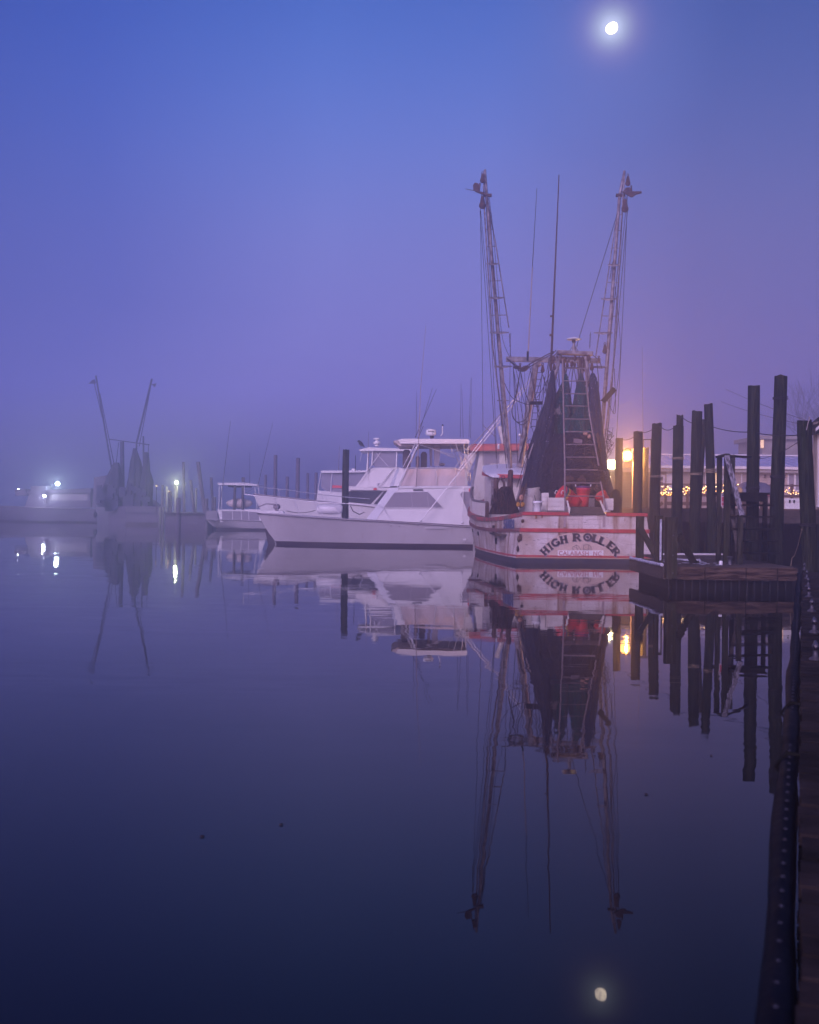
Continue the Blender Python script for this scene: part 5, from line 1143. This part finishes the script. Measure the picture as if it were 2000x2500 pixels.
# cabin with chamfered front corner
A_ = [(974, 1190), (1152, 1188), (1158, 1285), (916, 1272)]; B_ = [(951, 1190), (1152, 1188), (1158, 1285), (893, 1268)]
ra = [S(x, y, YN) for x, y in A_]; rb2 = [S(x, y, YN + .0) + Vector((0, .75, 0)) for x, y in B_]; rc = [p + Vector((0, 2.2, 0)) for p in rb2]; rd2 = [Vector((p.x, YN + 3.5, p.z)) for p in ra]
cb = MB().loft([ra, rb2, rc, rd2], smooth=False).build('cabin', white_gel, ya)
MB().prism([S(963, 1202, YN - .025), S(1045, 1200, YN - .025), S(1083, 1240, YN - .025), S(936, 1240, YN - .025)], (0, .02, 0)).build('side_window', glass_m, cb)
fr_ = MB()
for a, b in (((963, 1202), (1045, 1200)), ((1045, 1200), (1083, 1240)), ((1083, 1240), (936, 1240)), ((936, 1240), (963, 1202))): fr_.beam(S(*a, YN - .03), S(*b, YN - .03), .035, .03)
fr_.build('window_frame', white_gel, cb)
for a, b in (((1003, 1201), (1008, 1240)), ((1043, 1200), (1047, 1240))): MB().beam(S(*a, YN - .035), S(*b, YN - .035), .02, .02).build('window_mullion', hull_gel, cb)
MB().beam(S(893, 1268.5, YN - .02), S(1157, 1284, YN - .02), .03, .02).build('cabin_seam', seat_m, cb)
MB().beam(S(975, 1192, YN - .01), S(918, 1270, YN - .01), .02, .02).build('cabin_seam', hull_gel, cb)
wp = [S(x, y, YN - .03) for x, y in ((1124, 1207), (1129, 1200), (1150, 1201), (1157, 1214), (1157, 1262), (1149, 1268), (1136, 1235))]
MB().prism(wp, (0, .02, 0)).build('aft_wing', glass_m, cb)
for i in range(9): MB().box(S(1010 + i * 2.8, 1196.5, YN - .03), (.045, .02, .10)).build('name_mark', ink, cb)
MB().box(S(1149.5, 1196.5, YN - .03), (.2, .03, .16)).build('red_plate', red_plate, cb)
# flybridge
YF = 56.35
fb = MB().loft([[S(x, y, YF) for x, y in ((975, 1144), (1134, 1143), (1134, 1187), (960, 1187))], [S(x, y, YF) + Vector((0, .6, 0)) for x, y in ((968, 1144), (1134, 1143), (1134, 1187), (951, 1187))], [S(x, y, YF) + Vector((0, 2.5, 0)) for x, y in ((968, 1144), (1134, 1143), (1134, 1187), (951, 1187))], [S(x, y, YF) + Vector((0, 3.1, 0)) for x, y in ((975, 1144), (1134, 1143), (1134, 1187), (960, 1187))]], smooth=False).build('flybridge', white_gel, ya)
cv = MB(); n = 30; top_, bot_ = [], []
for i in range(n + 1):
    u = i / n; top_.append(S(994 + u * 141, 1145, YF - .06 - .025 * math.sin(u * 34) * math.sin(u * 9))); bot_.append(S(978 + u * 157, 1186, YF - .06 - .03 * math.sin(u * 29 + 1)))
mid_ = [(a + b) / 2 + Vector((0, -.03 * math.sin(i * .9), 0)) for i, (a, b) in enumerate(zip(top_, bot_))]
cv.loft([top_, mid_, bot_], closed=False, cap=False); cv.loft([[p + Vector((0, .02, 0)) for p in top_], [p + Vector((0, .02, 0)) for p in bot_]], closed=False, cap=False); cv.build('canvas_skirt', canvas, fb)
rl_ = MB()
for y in (1142, 1187.5): rl_.cyl(S(992 if y < 1180 else 975, y, YF - .1), S(1142, y, YF - .1), .022, .022, 6)
for x0, x1 in ((1018, 1016), (1066, 1066), (1112, 1112)): rl_.cyl(S(x0, 1142, YF - .1), S(x1, 1189, YF - .1), .016, .016, 5)
rl_.build('bridge_rail', chrome, fb)
MB().prism([S(974, 1188, YF - .3), S(1150, 1187, YF - .3), S(1150, 1191, YF - .3), S(972, 1192, YF - .3)], (0, 3.4, 0)).build('brow', white_gel, ya)
# hardtop
ht_ = MB().loft([[S(x, y, 56.0) for x, y in ((972, 1074), (985, 1071), (1143, 1072), (1147, 1077), (1146, 1083), (978, 1083))], [S(x, y, 56.0) + Vector((0, 3.5, 0)) for x, y in ((972, 1074), (985, 1071), (1143, 1072), (1147, 1077), (1146, 1083), (978, 1083))]], smooth=False)
hto = ht_.build('hardtop', white_gel, ya)
MB().prism([S(960, 1077, 56.3), S(974, 1073, 56.3), S(1015, 1083, 56.3), S(1010, 1089, 56.3), S(976, 1089, 56.3)], (0, 3.0, 0)).build('visor', canvas, hto)
MB().prism([S(1014, 1083.5, 56.2), S(1146, 1083.5, 56.2), S(1146, 1088, 56.2), S(1014, 1088, 56.2)], (0, 3.1, 0)).build('top_frame', white_pole, hto)
for k, (a, b, r_) in enumerate([((1022, 1084), (971, 1189), .030), ((1018, 1084), (995, 1142), .02), ((1014, 1084), (983, 1142), .02), ((1113, 1084), (1131, 1140), .022), ((1132, 1084), (1138, 1140), .022), ((1144, 1084), (1141, 1145), .018), ((1138, 1140), (1143, 1190), .018), ((1022, 1085), (1120, 1115), .014), ((1046, 1092), (1110, 1118), .02), ((1110, 1143), (1128, 1116), .015), ((1110, 1143), (1126, 1149), .015), ((1100, 1090), (1108, 1118), .012)]):
    MB().cyl(S(*a, 56.05), S(*b, 56.2), r_, r_, 6).build('support_pole', chrome, ya)
    if k in (0, 3, 4): MB().cyl(S(*a, 56.05) + Vector((0, 3.2, 0)), S(*b, 56.2) + Vector((0, 3.0, 0)), r_, r_, 6).build('support_pole', chrome, ya)
MB().prism([S(1059, 1089, 57.2), S(1075, 1089, 57.2), S(1073, 1139, 57.2), S(1060, 1137, 57.2)], (0, .03, 0)).build('vinyl_curtain', clear_vinyl, ya)
MB().prism([S(1048, 1089, 58.2), S(1056, 1089, 58.2), S(1055, 1139, 58.2), S(1050, 1137, 58.2)], (0, .03, 0)).build('vinyl_curtain', clear_vinyl, ya)
def seat(x0, x1, y0, D):
    a, b = S(x0, 1142, D), S(x1, y0, D); rg = []
    for u in (0, .12, .85, .95, 1.0):
        ins = .0 if u < .9 else (u - .85) * .6; z = a.z + (b.z - a.z) * u; rg.append([Vector((a.x + ins, D, z)), Vector((b.x - ins, D, z)), Vector((b.x - ins, D + .45, z)), Vector((a.x + ins, D + .45, z))])
    MB().loft(rg, smooth=False).build('helm_seat', seat_m, ya)
seat(983, 1003, 1098, 57.6); seat(1015, 1025, 1112, 57.4); seat(1027, 1043, 1103, 57.7)
MB().ball(S(1080, 1134, 57.2), .16, 8, 6, (1, .5, .5), .2).build('reel', seat_m, ya)
# clutter of rod holders and rings at aft bridge
rr_ = random.Random(3); rh = MB()
for i in range(22):
    c = S(rr_.uniform(1124, 1150), rr_.uniform(1092, 1180), 57.3 + rr_.uniform(0, 1)); rh.cyl(c, c + Vector((rr_.uniform(-.06, .06), 0, rr_.uniform(.2, .6))), .018, .018, 5); rh.ball(c, .04, 6, 4)
rh.cyl(S(1112, 1148, 57), S(1158, 1148, 57), .02, .02, 5).cyl(S(1159, 1137, 57), S(1154, 1148, 57), .015, .015, 5)
rh.build('rod_holder', chrome, ya)
# fishing rods, antennas
for a, b, r_ in (((1014, 1085), (1034, 1040), .018), ((1014, 1068), (1066, 950), .014), ((1023, 1060), (1056, 947), .012), ((1016, 1068), (1018, 955), .012), ((1124, 1068), (1126, 935), .010), ((1131, 1068), (1128, 950), .010), ((1145, 1068), (1150, 922), .010), ((1149, 1070), (1152, 922), .010)):
    MB().cyl(S(*a, 57.3), S(*b, 57.3), r_ * 1.2, r_ * .7, 5).build('rod_antenna', wire_m, ya)
MB().tube([S(1016, 1188, 56), S(1022, 1085, 56), S(1027, 950, 56), S(1040, 792, 56)], [.025, .022, .016, .008], 6).build('antenna', wire_l, ya)
rd_ = MB().cyl(S(1055, 1070, 57.5), S(1054, 1061, 57.5), .10, .12, 8).build('radar_mount', wire_m, ya)
MB().lathe(S(1052, 1064, 57.5), [(.18, 0), (.27, .06), (.29, .12), (.27, .30), (.22, .35), (.05, .37)], 18).build('radar_dome', white_gel, rd_)
for i in range(7): MB().box(S(1045.5 + i * 2.2, 1053, 57.2), (.03, .01, .06)).build('dome_mark', seat_m, rd_)
MB().tube([S(1076, 1065, 57.5), S(1080, 1058, 57.5), S(1081, 1040, 57.5)], .022, 6).build('light_mast', white_gel, ya); MB().ball(S(1081, 1038, 57.5), .05).build('mast_light', black, ya)
# long outrigger pole pair
for dy, D in ((0, 55.6), (-9, 55.7)):
    MB().cyl(S(1028, 1271, 55.55) if dy == 0 else S(1120, 1146, D), S(1303 - 2 * (dy != 0), 925 + dy, D + .4), .026, .012, 6).build('outrigger_pole', chrome, ya)
MB().cyl(S(1142, 1100, 59.6), S(1268, 960, 59.6), .028, .014, 6).build('outrigger_pole', wire_l, ya)
for u in (.42, .62): p = S(1028 + 275 * u, 1271 - 346 * u, 55.6); MB().cyl(p + Vector((-.45, 0, .42)), p + Vector((.25, 0, -.22)), .014, .014, 5).build('spreader', wire_l, ya)
MB().cyl(S(1131, 1190, 55.9), S(1129, 1275, 55.62), .018, .018, 5).build('support_pole', chrome, ya)
MB().ball(S(1028, 1271, 55.6), .07).build('pole_base', chrome, ya); MB().ball(S(1129, 1276, 55.6), .07).build('pole_base', chrome, ya)
# bow rails
def railing(pts_px, D0, D1, stan, nm='bow_rail'):
    n_ = len(pts_px); P3 = [S(x, y, D0 + (D1 - D0) * i / (n_ - 1)) for i, (x, y) in enumerate(pts_px)]
    o_ = MB().tube(P3, .02, 6).build(nm, chrome, ya)
    for (x0, y0, x1, y1, u) in stan: D = D0 + (D1 - D0) * u; MB().cyl(S(x0, y0, D), S(x1, y1, D), .016, .016, 5).build('stanchion', chrome, o_)
railing([(597, 1207), (680, 1216), (760, 1225), (850, 1230), (928, 1234), (936, 1240), (955, 1275)], YC - .3, 55.7, [(672, 1216, 680, 1249, .1), (715, 1221, 730, 1256, .3), (719, 1221, 733, 1256, .3), (766, 1226, 781, 1260, .5), (771, 1226, 790, 1260, .5), (815, 1228, 834, 1266, .65), (822, 1229, 832, 1262, .65), (880, 1232, 888, 1256, .85), (620, 1210, 636, 1244, .05)])
railing([(597, 1207), (625, 1188), (700, 1196), (780, 1207), (850, 1214), (903, 1218)], YC + .3, 59.6, [(783, 1206, 790, 1222, .6), (793, 1207, 799, 1222, .6), (680, 1194, 684, 1218, .3)])
MB().tube([S(597, 1207, YC), S(597, 1181, YC)], .02, 6).build('bow_staff', chrome, ya)
rf2 = MB(); c0 = S(774, 1243, 57.2); c1 = S(836, 1243, 57.2)
rf2.tube([c0, c0 + Vector((.12, 0, .0)), c1 - Vector((.12, 0, 0)), c1], [.18, .27, .27, .18], 12)
lr_ = tag(rf2.build('life_raft', white_pl), 'white life raft canister on the foredeck of the large yacht', 'life raft')
wl_ = MB().ball(S(676, 1237, 57.7), .2, 12, 8, (1, 1, .8)); wl_.cyl(S(676, 1250, 57.7), S(676, 1236, 57.7), .1, .12); wl_.tube([S(676, 1232, 57.5), S(650, 1230, 57.6), S(630, 1238, 57.6)], .03, 6); wl_.build('windlass', G('grey_fitting', (.22, .18, .21), .6), ya)
MB().tube(sag(S(700, 1247, 57.3), S(770, 1246, 57.2), .12), .02, 5).build('anchor_line', seat_m, ya)
MB().box(S(1134, 1317, 55.58), (.14, .05, .09)).build('exhaust_cover', white_gel, yh)
vt = MB()
for i in range(22): vt.box(S(1037 + i * 2.5, 1289, 55.585), (.022, .02, .085))
vt.build('hull_vent', white_gel, yh)
for x, y in ((955, 1284), (975, 1285), (1020, 1284)): MB().ball(S(x, y, 55.6), .03).build('deck_drain', seat_m, yh)

# ================================================================== second yacht behind
Y2 = 66.0
yb = thing('cabin_yacht', S(860, 1290, Y2 + 1), 'white flybridge yacht with dark windshield and crow on its roof, behind large yacht', 'yacht')
h2, _ = ships_hull(yb, S(619, 1208, Y2 + 1.8).x, S(1080, 1260, Y2).x, S(660, 1280, Y2).x, S(1080, 1280, Y2).x, S(640, 1205, Y2 + 1.8).z, 1.7, 1.9, Y2 + 1.8, hm_=white_gel, full=.4)
E = lambda pts, y0=Y2, dp=3.0, m_=white_gel, nm='cabin', par=yb: MB().prism([S(x, y, y0) for x, y in pts], (0, dp, 0)).build(nm, m_, par)
cab2 = E([(850, 1196), (1005, 1198), (1005, 1262), (800, 1255), (812, 1240)], dp=3.2)
E([(853, 1199), (935, 1199), (905, 1231), (842, 1225)], Y2 - .03, .02, glass_d, 'windshield', cab2); E([(938, 1200), (985, 1200), (985, 1232), (912, 1231)], Y2 - .03, .02, glass_d, 'windshield', cab2)
E([(850, 1187), (1008, 1193), (1008, 1199), (853, 1196)], Y2 - .3, 3.8, white_gel, 'brow')
fb2 = E([(897, 1150), (908, 1142), (972, 1140), (1000, 1150), (1000, 1190), (868, 1188)], Y2 + .2, 2.7, white_gel, 'flybridge')
E([(876, 1098), (900, 1092), (1003, 1096), (1003, 1101), (880, 1101)], Y2 - .1, 3.2, white_gel, 'hardtop')
vw = MB()
E([(911, 1102), (967, 1103), (967, 1138), (962, 1141), (916, 1140), (910, 1134)], Y2 + .15, .03, clear_vinyl, 'vinyl_window')
for a, b, r_ in (((910, 1101), (908, 1137), .045), ((969, 1102), (968, 1142), .045), ((900, 1101), (896, 1152), .06), ((932, 1101), (870, 1188), .025), ((914, 1101), (950, 1141), .015), ((885, 1101), (879, 1127), .012), ((961, 1144), (920, 1192), .03), ((922, 1194), (880, 1238), .035), ((866, 1190), (850, 1213), .045), ((992, 1101), (992, 1145), .04), ((899, 1150), (899, 1188), .012)): MB().cyl(S(*a, Y2 + .1), S(*b, Y2), r_, r_, 6).build('support_pole', white_gel, yb)
MB().box(S(925, 1178 + 5, Y2 + .17), (.16, .02, .16)).build('hatch', glass_m, fb2); MB().box(S(916, 1194, Y2 - .34), (.2, .03, .13)).build('red_plate', red_plate, yb)
MB().lathe(S(920, 1090, Y2 + 1), [(.12, 0), (.16, .05), (.10, .14), (.24, .16), (.24, .28), (.1, .34), (.1, .42), (.22, .44), (.22, .50), (.1, .55)], 16).build('radar_dome', white_gel, yb)
MB().cyl(S(899, 1150, Y2), S(900, 1054, Y2), .022, .01, 5).build('antenna', wire_l, yb)
MB().cyl(S(868, 1112, Y2 + 2), S(868, 1150, Y2 + 2), .02, .02, 5).build('antenna', wire_m, yb)
E([(774, 1228), (836, 1230), (836, 1253), (776, 1253)], Y2 + .8, .8, white_gel, 'foredeck_locker')
tag(MB().tube([S(856, 1235, 58.6), S(862, 1248, 58.5), S(878, 1256, 58.4), S(890, 1250, 58.4)], .03, 5).build('mooring_line', seat_m), 'dark looped line right of the purple piling', 'rope')
# crow
cwb = S(881, 1092, Y2 + .3)
cw = thing('crow', cwb, 'black crow perched on the front edge of the second yacht roof', 'crow')
bx = lambda x, z, y=0: cwb + Vector((x, y, z))
bdm = MB()
bdm.tube([bx(.24, .02), bx(.14, .10), bx(.04, .19), bx(-.05, .28), bx(-.09, .36), bx(-.13, .385), bx(-.17, .375), bx(-.24, .345)], [.02, .06, .115, .11, .075, .066, .035, .008], 10)
bdm.cyl(bx(.02, .12, -.03), bx(.01, 0, -.03), .014, .010, 5).cyl(bx(.02, .12, .04), bx(.01, 0, .04), .014, .010, 5)
bdm.build('body', crow_m, cw)
wn = MB()
for s_ in (-1, 1): wn.tube([bx(-.03, .26, s_ * .09), bx(.06, .18, s_ * .12), bx(.20, .07, s_ * .07)], [.05, .07, .015], 8)
wn.build('wing', crow_m, cw)

# ================================================================== third small cabin boat
Y3 = 76.0
yc3 = thing('pilothouse_boat', S(830, 1280, Y3 + 1), 'small misty pilothouse boat with a red stripe behind the dark piling', 'boat')
ships_hull(yc3, S(768, 1222, Y3 + 1.5).x, S(960, 1250, Y3).x, S(785, 1280, Y3).x, S(960, 1280, Y3).x, 2.4, 1.6, 1.5, Y3 + 1.5, hm_=white_gel, full=.4)
E3 = lambda pts, y0=Y3, dp=2.6, m_=white_gel, nm='cabin', par=yc3: MB().prism([S(x, y, y0) for x, y in pts], (0, dp, 0)).build(nm, m_, par)
c3 = E3([(776, 1197), (830, 1202), (895, 1205), (895, 1232), (772, 1228)])
E3([(783, 1149), (895, 1148), (895, 1153), (785, 1155)], Y3 - .2, 3.0, white_gel, 'roof')
E3([(785, 1155), (810, 1154), (806, 1202), (797, 1198), (784, 1190)], Y3 + .05, .03, clear_vinyl, 'vinyl_window'); E3([(813, 1154), (845, 1154), (845, 1206), (810, 1203)], Y3 + .05, .03, clear_vinyl, 'vinyl_window'); E3([(850, 1154), (892, 1153), (880, 1190), (850, 1192)], Y3 + .05, .03, clear_vinyl, 'vinyl_window')
E3([(812, 1184), (835, 1186), (835, 1192), (811, 1191)], Y3 - .02, .02, red_plate, 'red_stripe')
for a, b in (((784, 1155), (776, 1200)), ((811, 1154), (807, 1204)), ((847, 1154), (847, 1205)), ((893, 1153), (880, 1200))): MB().cyl(S(*a, Y3), S(*b, Y3), .035, .035, 5).build('support_pole', white_gel, yc3)
MB().cyl(S(827, 1148, Y3), S(829, 1088, Y3), .025, .012, 5).build('antenna', wire_l, yc3); MB().cyl(S(864, 1150, Y3), S(864, 1144, Y3), .2, .16, 8).build('dome', white_gel, yc3)

# ================================================================== orange roofed boat behind
Y4 = 66.5
yd = thing('red_roofed_boat', S(1200, 1290, Y4 + 2), 'white workboat with a faded orange red cabin roof behind the trawler rigging', 'boat')
ships_hull(yd, S(1120, 1225, Y4 + 2).x, S(1420, 1250, Y4).x, S(1135, 1280, Y4).x, S(1420, 1280, Y4).x, 2.3, 1.5, 1.9, Y4 + 2, hm_=white_gel, full=.4)
E4 = lambda pts, y0=Y4, dp=3.4, m_=white_old, nm='cabin', par=yd: MB().prism([S(x, y, y0) for x, y in pts], (0, dp, 0)).build(nm, m_, par)
c4 = E4([(1172, 1101), (1290, 1101), (1330, 1240), (1150, 1240), (1158, 1180)])
rgo = []
for k, (y, x0, x1) in enumerate(((1101, 1150, 1300), (1097, 1146, 1302), (1088, 1147, 1302), (1083, 1152, 1300))):
    a, b = S(x0, y, Y4 - .5), S(x1, y - 1.5, Y4 - .5); ins = (0, 0, 0.05, .35)[k]; rgo.append([a + Vector((0, ins, 0)), b + Vector((0, ins, 0)), Vector((b.x, Y4 + 4 - ins, b.z)), Vector((a.x, Y4 + 4 - ins, a.z))])
MB().loft(rgo, smooth=False).build('roof', orange_roof, yd)
E4([(1118, 1087), (1150, 1086), (1152, 1095), (1140, 1100), (1132, 1094), (1118, 1094)], Y4 - .4, 4, white_old, 'canopy_edge')
for (x0, x1, y0, y1) in ((1196, 1219, 1105, 1131), (1250, 1265, 1108, 1130), (1182, 1196, 1104, 1150)): E4([(x0, y0), (x1, y0), (x1, y1), (x0, y1)], Y4 - .03, .02, glass_m, 'window', c4)
E4([(1134, 1110), (1160, 1104), (1164, 1110), (1140, 1165), (1150, 1240), (1128, 1240)], Y4 + .1, .1, white_old, 'side_wing')
MB().cyl(S(1220, 1040, Y4), S(1236, 1100, Y4), .16, .18, 8).build('exhaust_stack', white_old, yd); MB().ball(S(1270, 1062, Y4), .14, 10, 7, (1, 1, .7)).build('dome', white_gel, yd); MB().cyl(S(1272, 1064, Y4), S(1262, 1100, Y4), .02, .02, 5).build('dome_mast', wire_l, yd)
MB().box(S(1217, 1090, Y4 - .56), (.12, .05, .3)).build('bracket', trim_white, yd)
MB().cyl(S(1571, 1100, 70), S(1569, 850, 70), .02, .012, 5)
tag(MB().cyl(S(1571, 1150, 60), S(1568, 848, 60), .02, .010, 5).build('whip_antenna', wire_l), 'thin tall whip antenna rising above the lamp shed', 'antenna')

# ================================================================== small canopied boat, left of the yachts
Y5 = 91.0
ye = thing('canopied_boat', S(580, 1294, Y5 + 1), 'small misty white boat with a flat canopy left of the large yacht', 'boat')
ships_hull(ye, S(501, 1266, Y5 + 1.6).x, S(700, 1280, Y5).x, S(524, 1290, Y5 + 1).x, S(700, 1290, Y5).x, S(501, 1266, Y5 + 1.6).z, S(640, 1273, Y5).z, 1.7, Y5 + 1.7, hm_=hull_gel, full=.35)
E5 = lambda pts, y0=Y5 + .3, dp=2.6, m_=white_gel, nm='cabin', par=ye: MB().prism([S(x, y, y0) for x, y in pts], (0, dp, 0)).build(nm, m_, par)
c5 = E5([(531, 1244), (640, 1243), (650, 1275), (538, 1275)])
for x0, x1 in ((542, 566), (568, 588), (590, 606), (608, 632)): E5([(x0, 1248), (x1, 1248), (x1 + 1, 1270), (x0 + 1, 1270)], Y5 + .27, .02, glass_m, 'window', c5)
E5([(505, 1246), (531, 1247), (532, 1272), (504, 1268)], Y5 + .4, .03, clear_vinyl, 'windscreen')
E5([(531, 1179), (600, 1178), (632, 1183), (632, 1186), (533, 1184)], Y5 + .1, 3, white_gel, 'canopy'); E5([(554, 1183), (604, 1183), (604, 1189), (558, 1189)], Y5 + .3, 2.6, wood_dark, 'canopy_liner')
for x0, x1, r_ in ((536, 534, .04), (574, 572, .12), (593, 593, .12), (622, 628, .04), (542, 541, .04), (630, 640, .04)): MB().cyl(S(x0, 1186, Y5 + .3), S(x1, 1244, Y5 + .3), r_, r_, 6).build('support_pole', seat_m if r_ > .1 else white_gel, ye)
MB().ball(S(585, 1229, Y5 + 1), 1, 16, 8, (1.15, .6, .42), .05).build('covered_dinghy', canvas, ye)
for i in range(3): pass
MB().cyl(S(537, 1240, Y5), S(563, 1028, Y5), .035, .015, 5).build('outrigger_pole', seat_m, ye); MB().cyl(S(629, 1190, Y5), S(666, 1032, Y5), .03, .012, 5).build('outrigger_pole', seat_m, ye)
MB().cyl(S(610, 1180, Y5), S(610, 1105, Y5), .02, .01, 5).build('antenna', wire_m, ye); MB().box(S(594, 1171, Y5), (.25, .2, .4)).build('light_box', seat_m, ye)

# ================================================================== distant trawler
Y6 = 110.0
yf = thing('distant_trawler', S(300, 1275, Y6 + 4), 'distant misty trawler with raised outriggers and hanging nets', 'trawler')
s6 = Y6 / F
hl = []
for Y, xl_, xr_, zt_ in ((Y6, 306, 403, 1.95), (Y6 + 3, 262, 402, 1.8), (Y6 + 7, 236, 396, 2.0), (Y6 + 11, 232, 380, 2.6), (Y6 + 15, 262, 352, 3.2), (Y6 + 18, 300, 312, 3.6)):
    a, b = S(xl_, 1250, Y), S(xr_, 1250, Y); hl.append([Vector((a.x, Y, zt_)), Vector((a.x + .2, Y, .2)), Vector((a.x + .3, Y, -.5)), Vector((b.x - .3, Y, -.5)), Vector((b.x - .2, Y, .2)), Vector((b.x, Y, zt_))])
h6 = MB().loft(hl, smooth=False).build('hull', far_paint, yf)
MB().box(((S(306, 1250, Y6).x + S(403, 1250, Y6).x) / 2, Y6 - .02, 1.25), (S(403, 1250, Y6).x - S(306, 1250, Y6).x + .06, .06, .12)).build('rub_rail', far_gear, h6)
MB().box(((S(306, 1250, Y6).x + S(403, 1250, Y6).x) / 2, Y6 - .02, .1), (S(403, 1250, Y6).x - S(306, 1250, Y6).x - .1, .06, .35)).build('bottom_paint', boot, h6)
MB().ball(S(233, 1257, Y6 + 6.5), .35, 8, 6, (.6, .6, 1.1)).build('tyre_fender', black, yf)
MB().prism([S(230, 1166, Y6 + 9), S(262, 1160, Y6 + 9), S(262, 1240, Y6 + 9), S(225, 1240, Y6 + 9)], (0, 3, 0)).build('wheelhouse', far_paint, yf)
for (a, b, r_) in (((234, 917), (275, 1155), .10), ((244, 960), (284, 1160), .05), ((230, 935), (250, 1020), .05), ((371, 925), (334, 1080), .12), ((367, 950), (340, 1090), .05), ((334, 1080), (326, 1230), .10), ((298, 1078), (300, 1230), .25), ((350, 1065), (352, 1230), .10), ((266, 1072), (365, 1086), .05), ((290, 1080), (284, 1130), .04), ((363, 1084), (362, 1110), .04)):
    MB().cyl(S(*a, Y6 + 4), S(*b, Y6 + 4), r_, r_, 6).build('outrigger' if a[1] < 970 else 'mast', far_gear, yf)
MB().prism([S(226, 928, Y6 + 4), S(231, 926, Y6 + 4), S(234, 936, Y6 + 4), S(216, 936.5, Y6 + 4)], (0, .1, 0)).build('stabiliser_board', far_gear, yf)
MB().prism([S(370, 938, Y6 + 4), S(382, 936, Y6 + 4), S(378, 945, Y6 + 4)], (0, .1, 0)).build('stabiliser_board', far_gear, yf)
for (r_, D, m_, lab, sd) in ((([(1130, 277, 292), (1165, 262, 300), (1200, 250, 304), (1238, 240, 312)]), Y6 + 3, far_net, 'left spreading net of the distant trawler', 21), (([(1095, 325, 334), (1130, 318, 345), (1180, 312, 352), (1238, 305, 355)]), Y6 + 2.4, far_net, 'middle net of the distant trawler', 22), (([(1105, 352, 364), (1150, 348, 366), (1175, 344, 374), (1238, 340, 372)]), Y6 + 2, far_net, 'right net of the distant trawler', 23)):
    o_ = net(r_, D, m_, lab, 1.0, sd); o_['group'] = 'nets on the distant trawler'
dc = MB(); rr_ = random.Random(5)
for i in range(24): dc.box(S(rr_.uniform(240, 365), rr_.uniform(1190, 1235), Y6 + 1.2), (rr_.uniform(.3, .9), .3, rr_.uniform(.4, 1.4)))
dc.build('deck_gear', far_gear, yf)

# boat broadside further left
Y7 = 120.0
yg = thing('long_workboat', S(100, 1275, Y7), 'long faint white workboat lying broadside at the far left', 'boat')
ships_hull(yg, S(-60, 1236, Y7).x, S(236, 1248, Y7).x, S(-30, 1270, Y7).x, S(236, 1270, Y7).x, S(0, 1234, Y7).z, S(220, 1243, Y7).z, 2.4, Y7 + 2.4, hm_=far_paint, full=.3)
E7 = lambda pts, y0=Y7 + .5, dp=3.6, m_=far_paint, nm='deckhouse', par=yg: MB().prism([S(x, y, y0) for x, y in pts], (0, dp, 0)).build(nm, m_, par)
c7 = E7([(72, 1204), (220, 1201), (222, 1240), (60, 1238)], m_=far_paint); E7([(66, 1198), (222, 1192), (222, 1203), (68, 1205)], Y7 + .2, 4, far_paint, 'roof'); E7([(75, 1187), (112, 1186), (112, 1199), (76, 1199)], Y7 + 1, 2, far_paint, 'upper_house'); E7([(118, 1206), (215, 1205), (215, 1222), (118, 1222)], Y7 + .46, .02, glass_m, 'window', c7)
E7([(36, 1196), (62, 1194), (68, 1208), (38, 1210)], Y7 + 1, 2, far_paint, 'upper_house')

# distant dock mass
dd = thing('distant_dock', S(450, 1290, 94), 'dark misty dock between the distant trawler and the canopied boat', 'dock')
a, b = S(404, 1253, 94), S(503, 1256, 94)
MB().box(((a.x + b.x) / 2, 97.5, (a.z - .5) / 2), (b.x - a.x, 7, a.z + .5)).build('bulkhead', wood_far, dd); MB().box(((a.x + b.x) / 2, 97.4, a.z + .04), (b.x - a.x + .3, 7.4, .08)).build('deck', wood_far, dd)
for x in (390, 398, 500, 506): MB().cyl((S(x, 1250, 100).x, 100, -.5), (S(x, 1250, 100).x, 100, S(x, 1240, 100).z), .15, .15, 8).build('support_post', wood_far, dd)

# distant lamps
def far_lamp(px, py, D, r, em, label, pw, colr, base=1.2, nm='dock_lamp'):
    c = S(px, py, D); t_ = thing(nm, (c.x, c.y, base), label, 'lamp', 'distant lamps in the mist')
    MB().ball(c, r, 12, 8).build('globe', em, t_); MB().cyl((c.x, c.y + r + .05, base), (c.x, c.y + r + .05, c.z + r * .8), .06, .05, 6).build('pole', seat_m, t_)
    MB().lathe(c + Vector((0, 0, r * .95)), [(r * .9, 0), (r * .5, r * .4)], 8).build('cap', dark_steel, t_)
    if pw:
        ld = bpy.data.lights.new('lamp_light', 'POINT'); ld.energy = pw; ld.color = colr; ld.shadow_soft_size = .1
        lo = bpy.data.objects.new('lamp_light', ld); COL.objects.link(lo); lo.parent = t_; lo.location = c - LOC[t_.name] + Vector((0, -r - .2, 0))
    return t_
far_lamp(141, 1181, 121, .22, em_cyan, 'brightest distant lamp, cyan white, at the far left', 1100, (.72, .95, 1.0), 4.2)
far_lamp(109, 1211, 119.5, .17, em_blue, 'small blue white lamp below the cyan one', 300, (.75, .8, 1), 2.2)
far_lamp(432, 1178, 99, .17, em_green, 'green white lamp on the misty dock pilings', 800, (.85, 1, .55), 1.3)
far_lamp(45, 1194, 122, .08, em_blue, 'tiny dim lamp at the extreme left', 0, None, 4.0); far_lamp(382, 1186, 108, .05, em_bulb2, 'tiny lamp right of the distant trawler', 0, None, 1.3)
far_lamp(412, 1199, 97, .05, em_bulb2, 'tiny lamp on the short distant piling', 0, None, 1.3); far_lamp(119, 1191, 123, .06, em_blue, 'tiny lamp left of the cyan one', 0, None, 4.0)
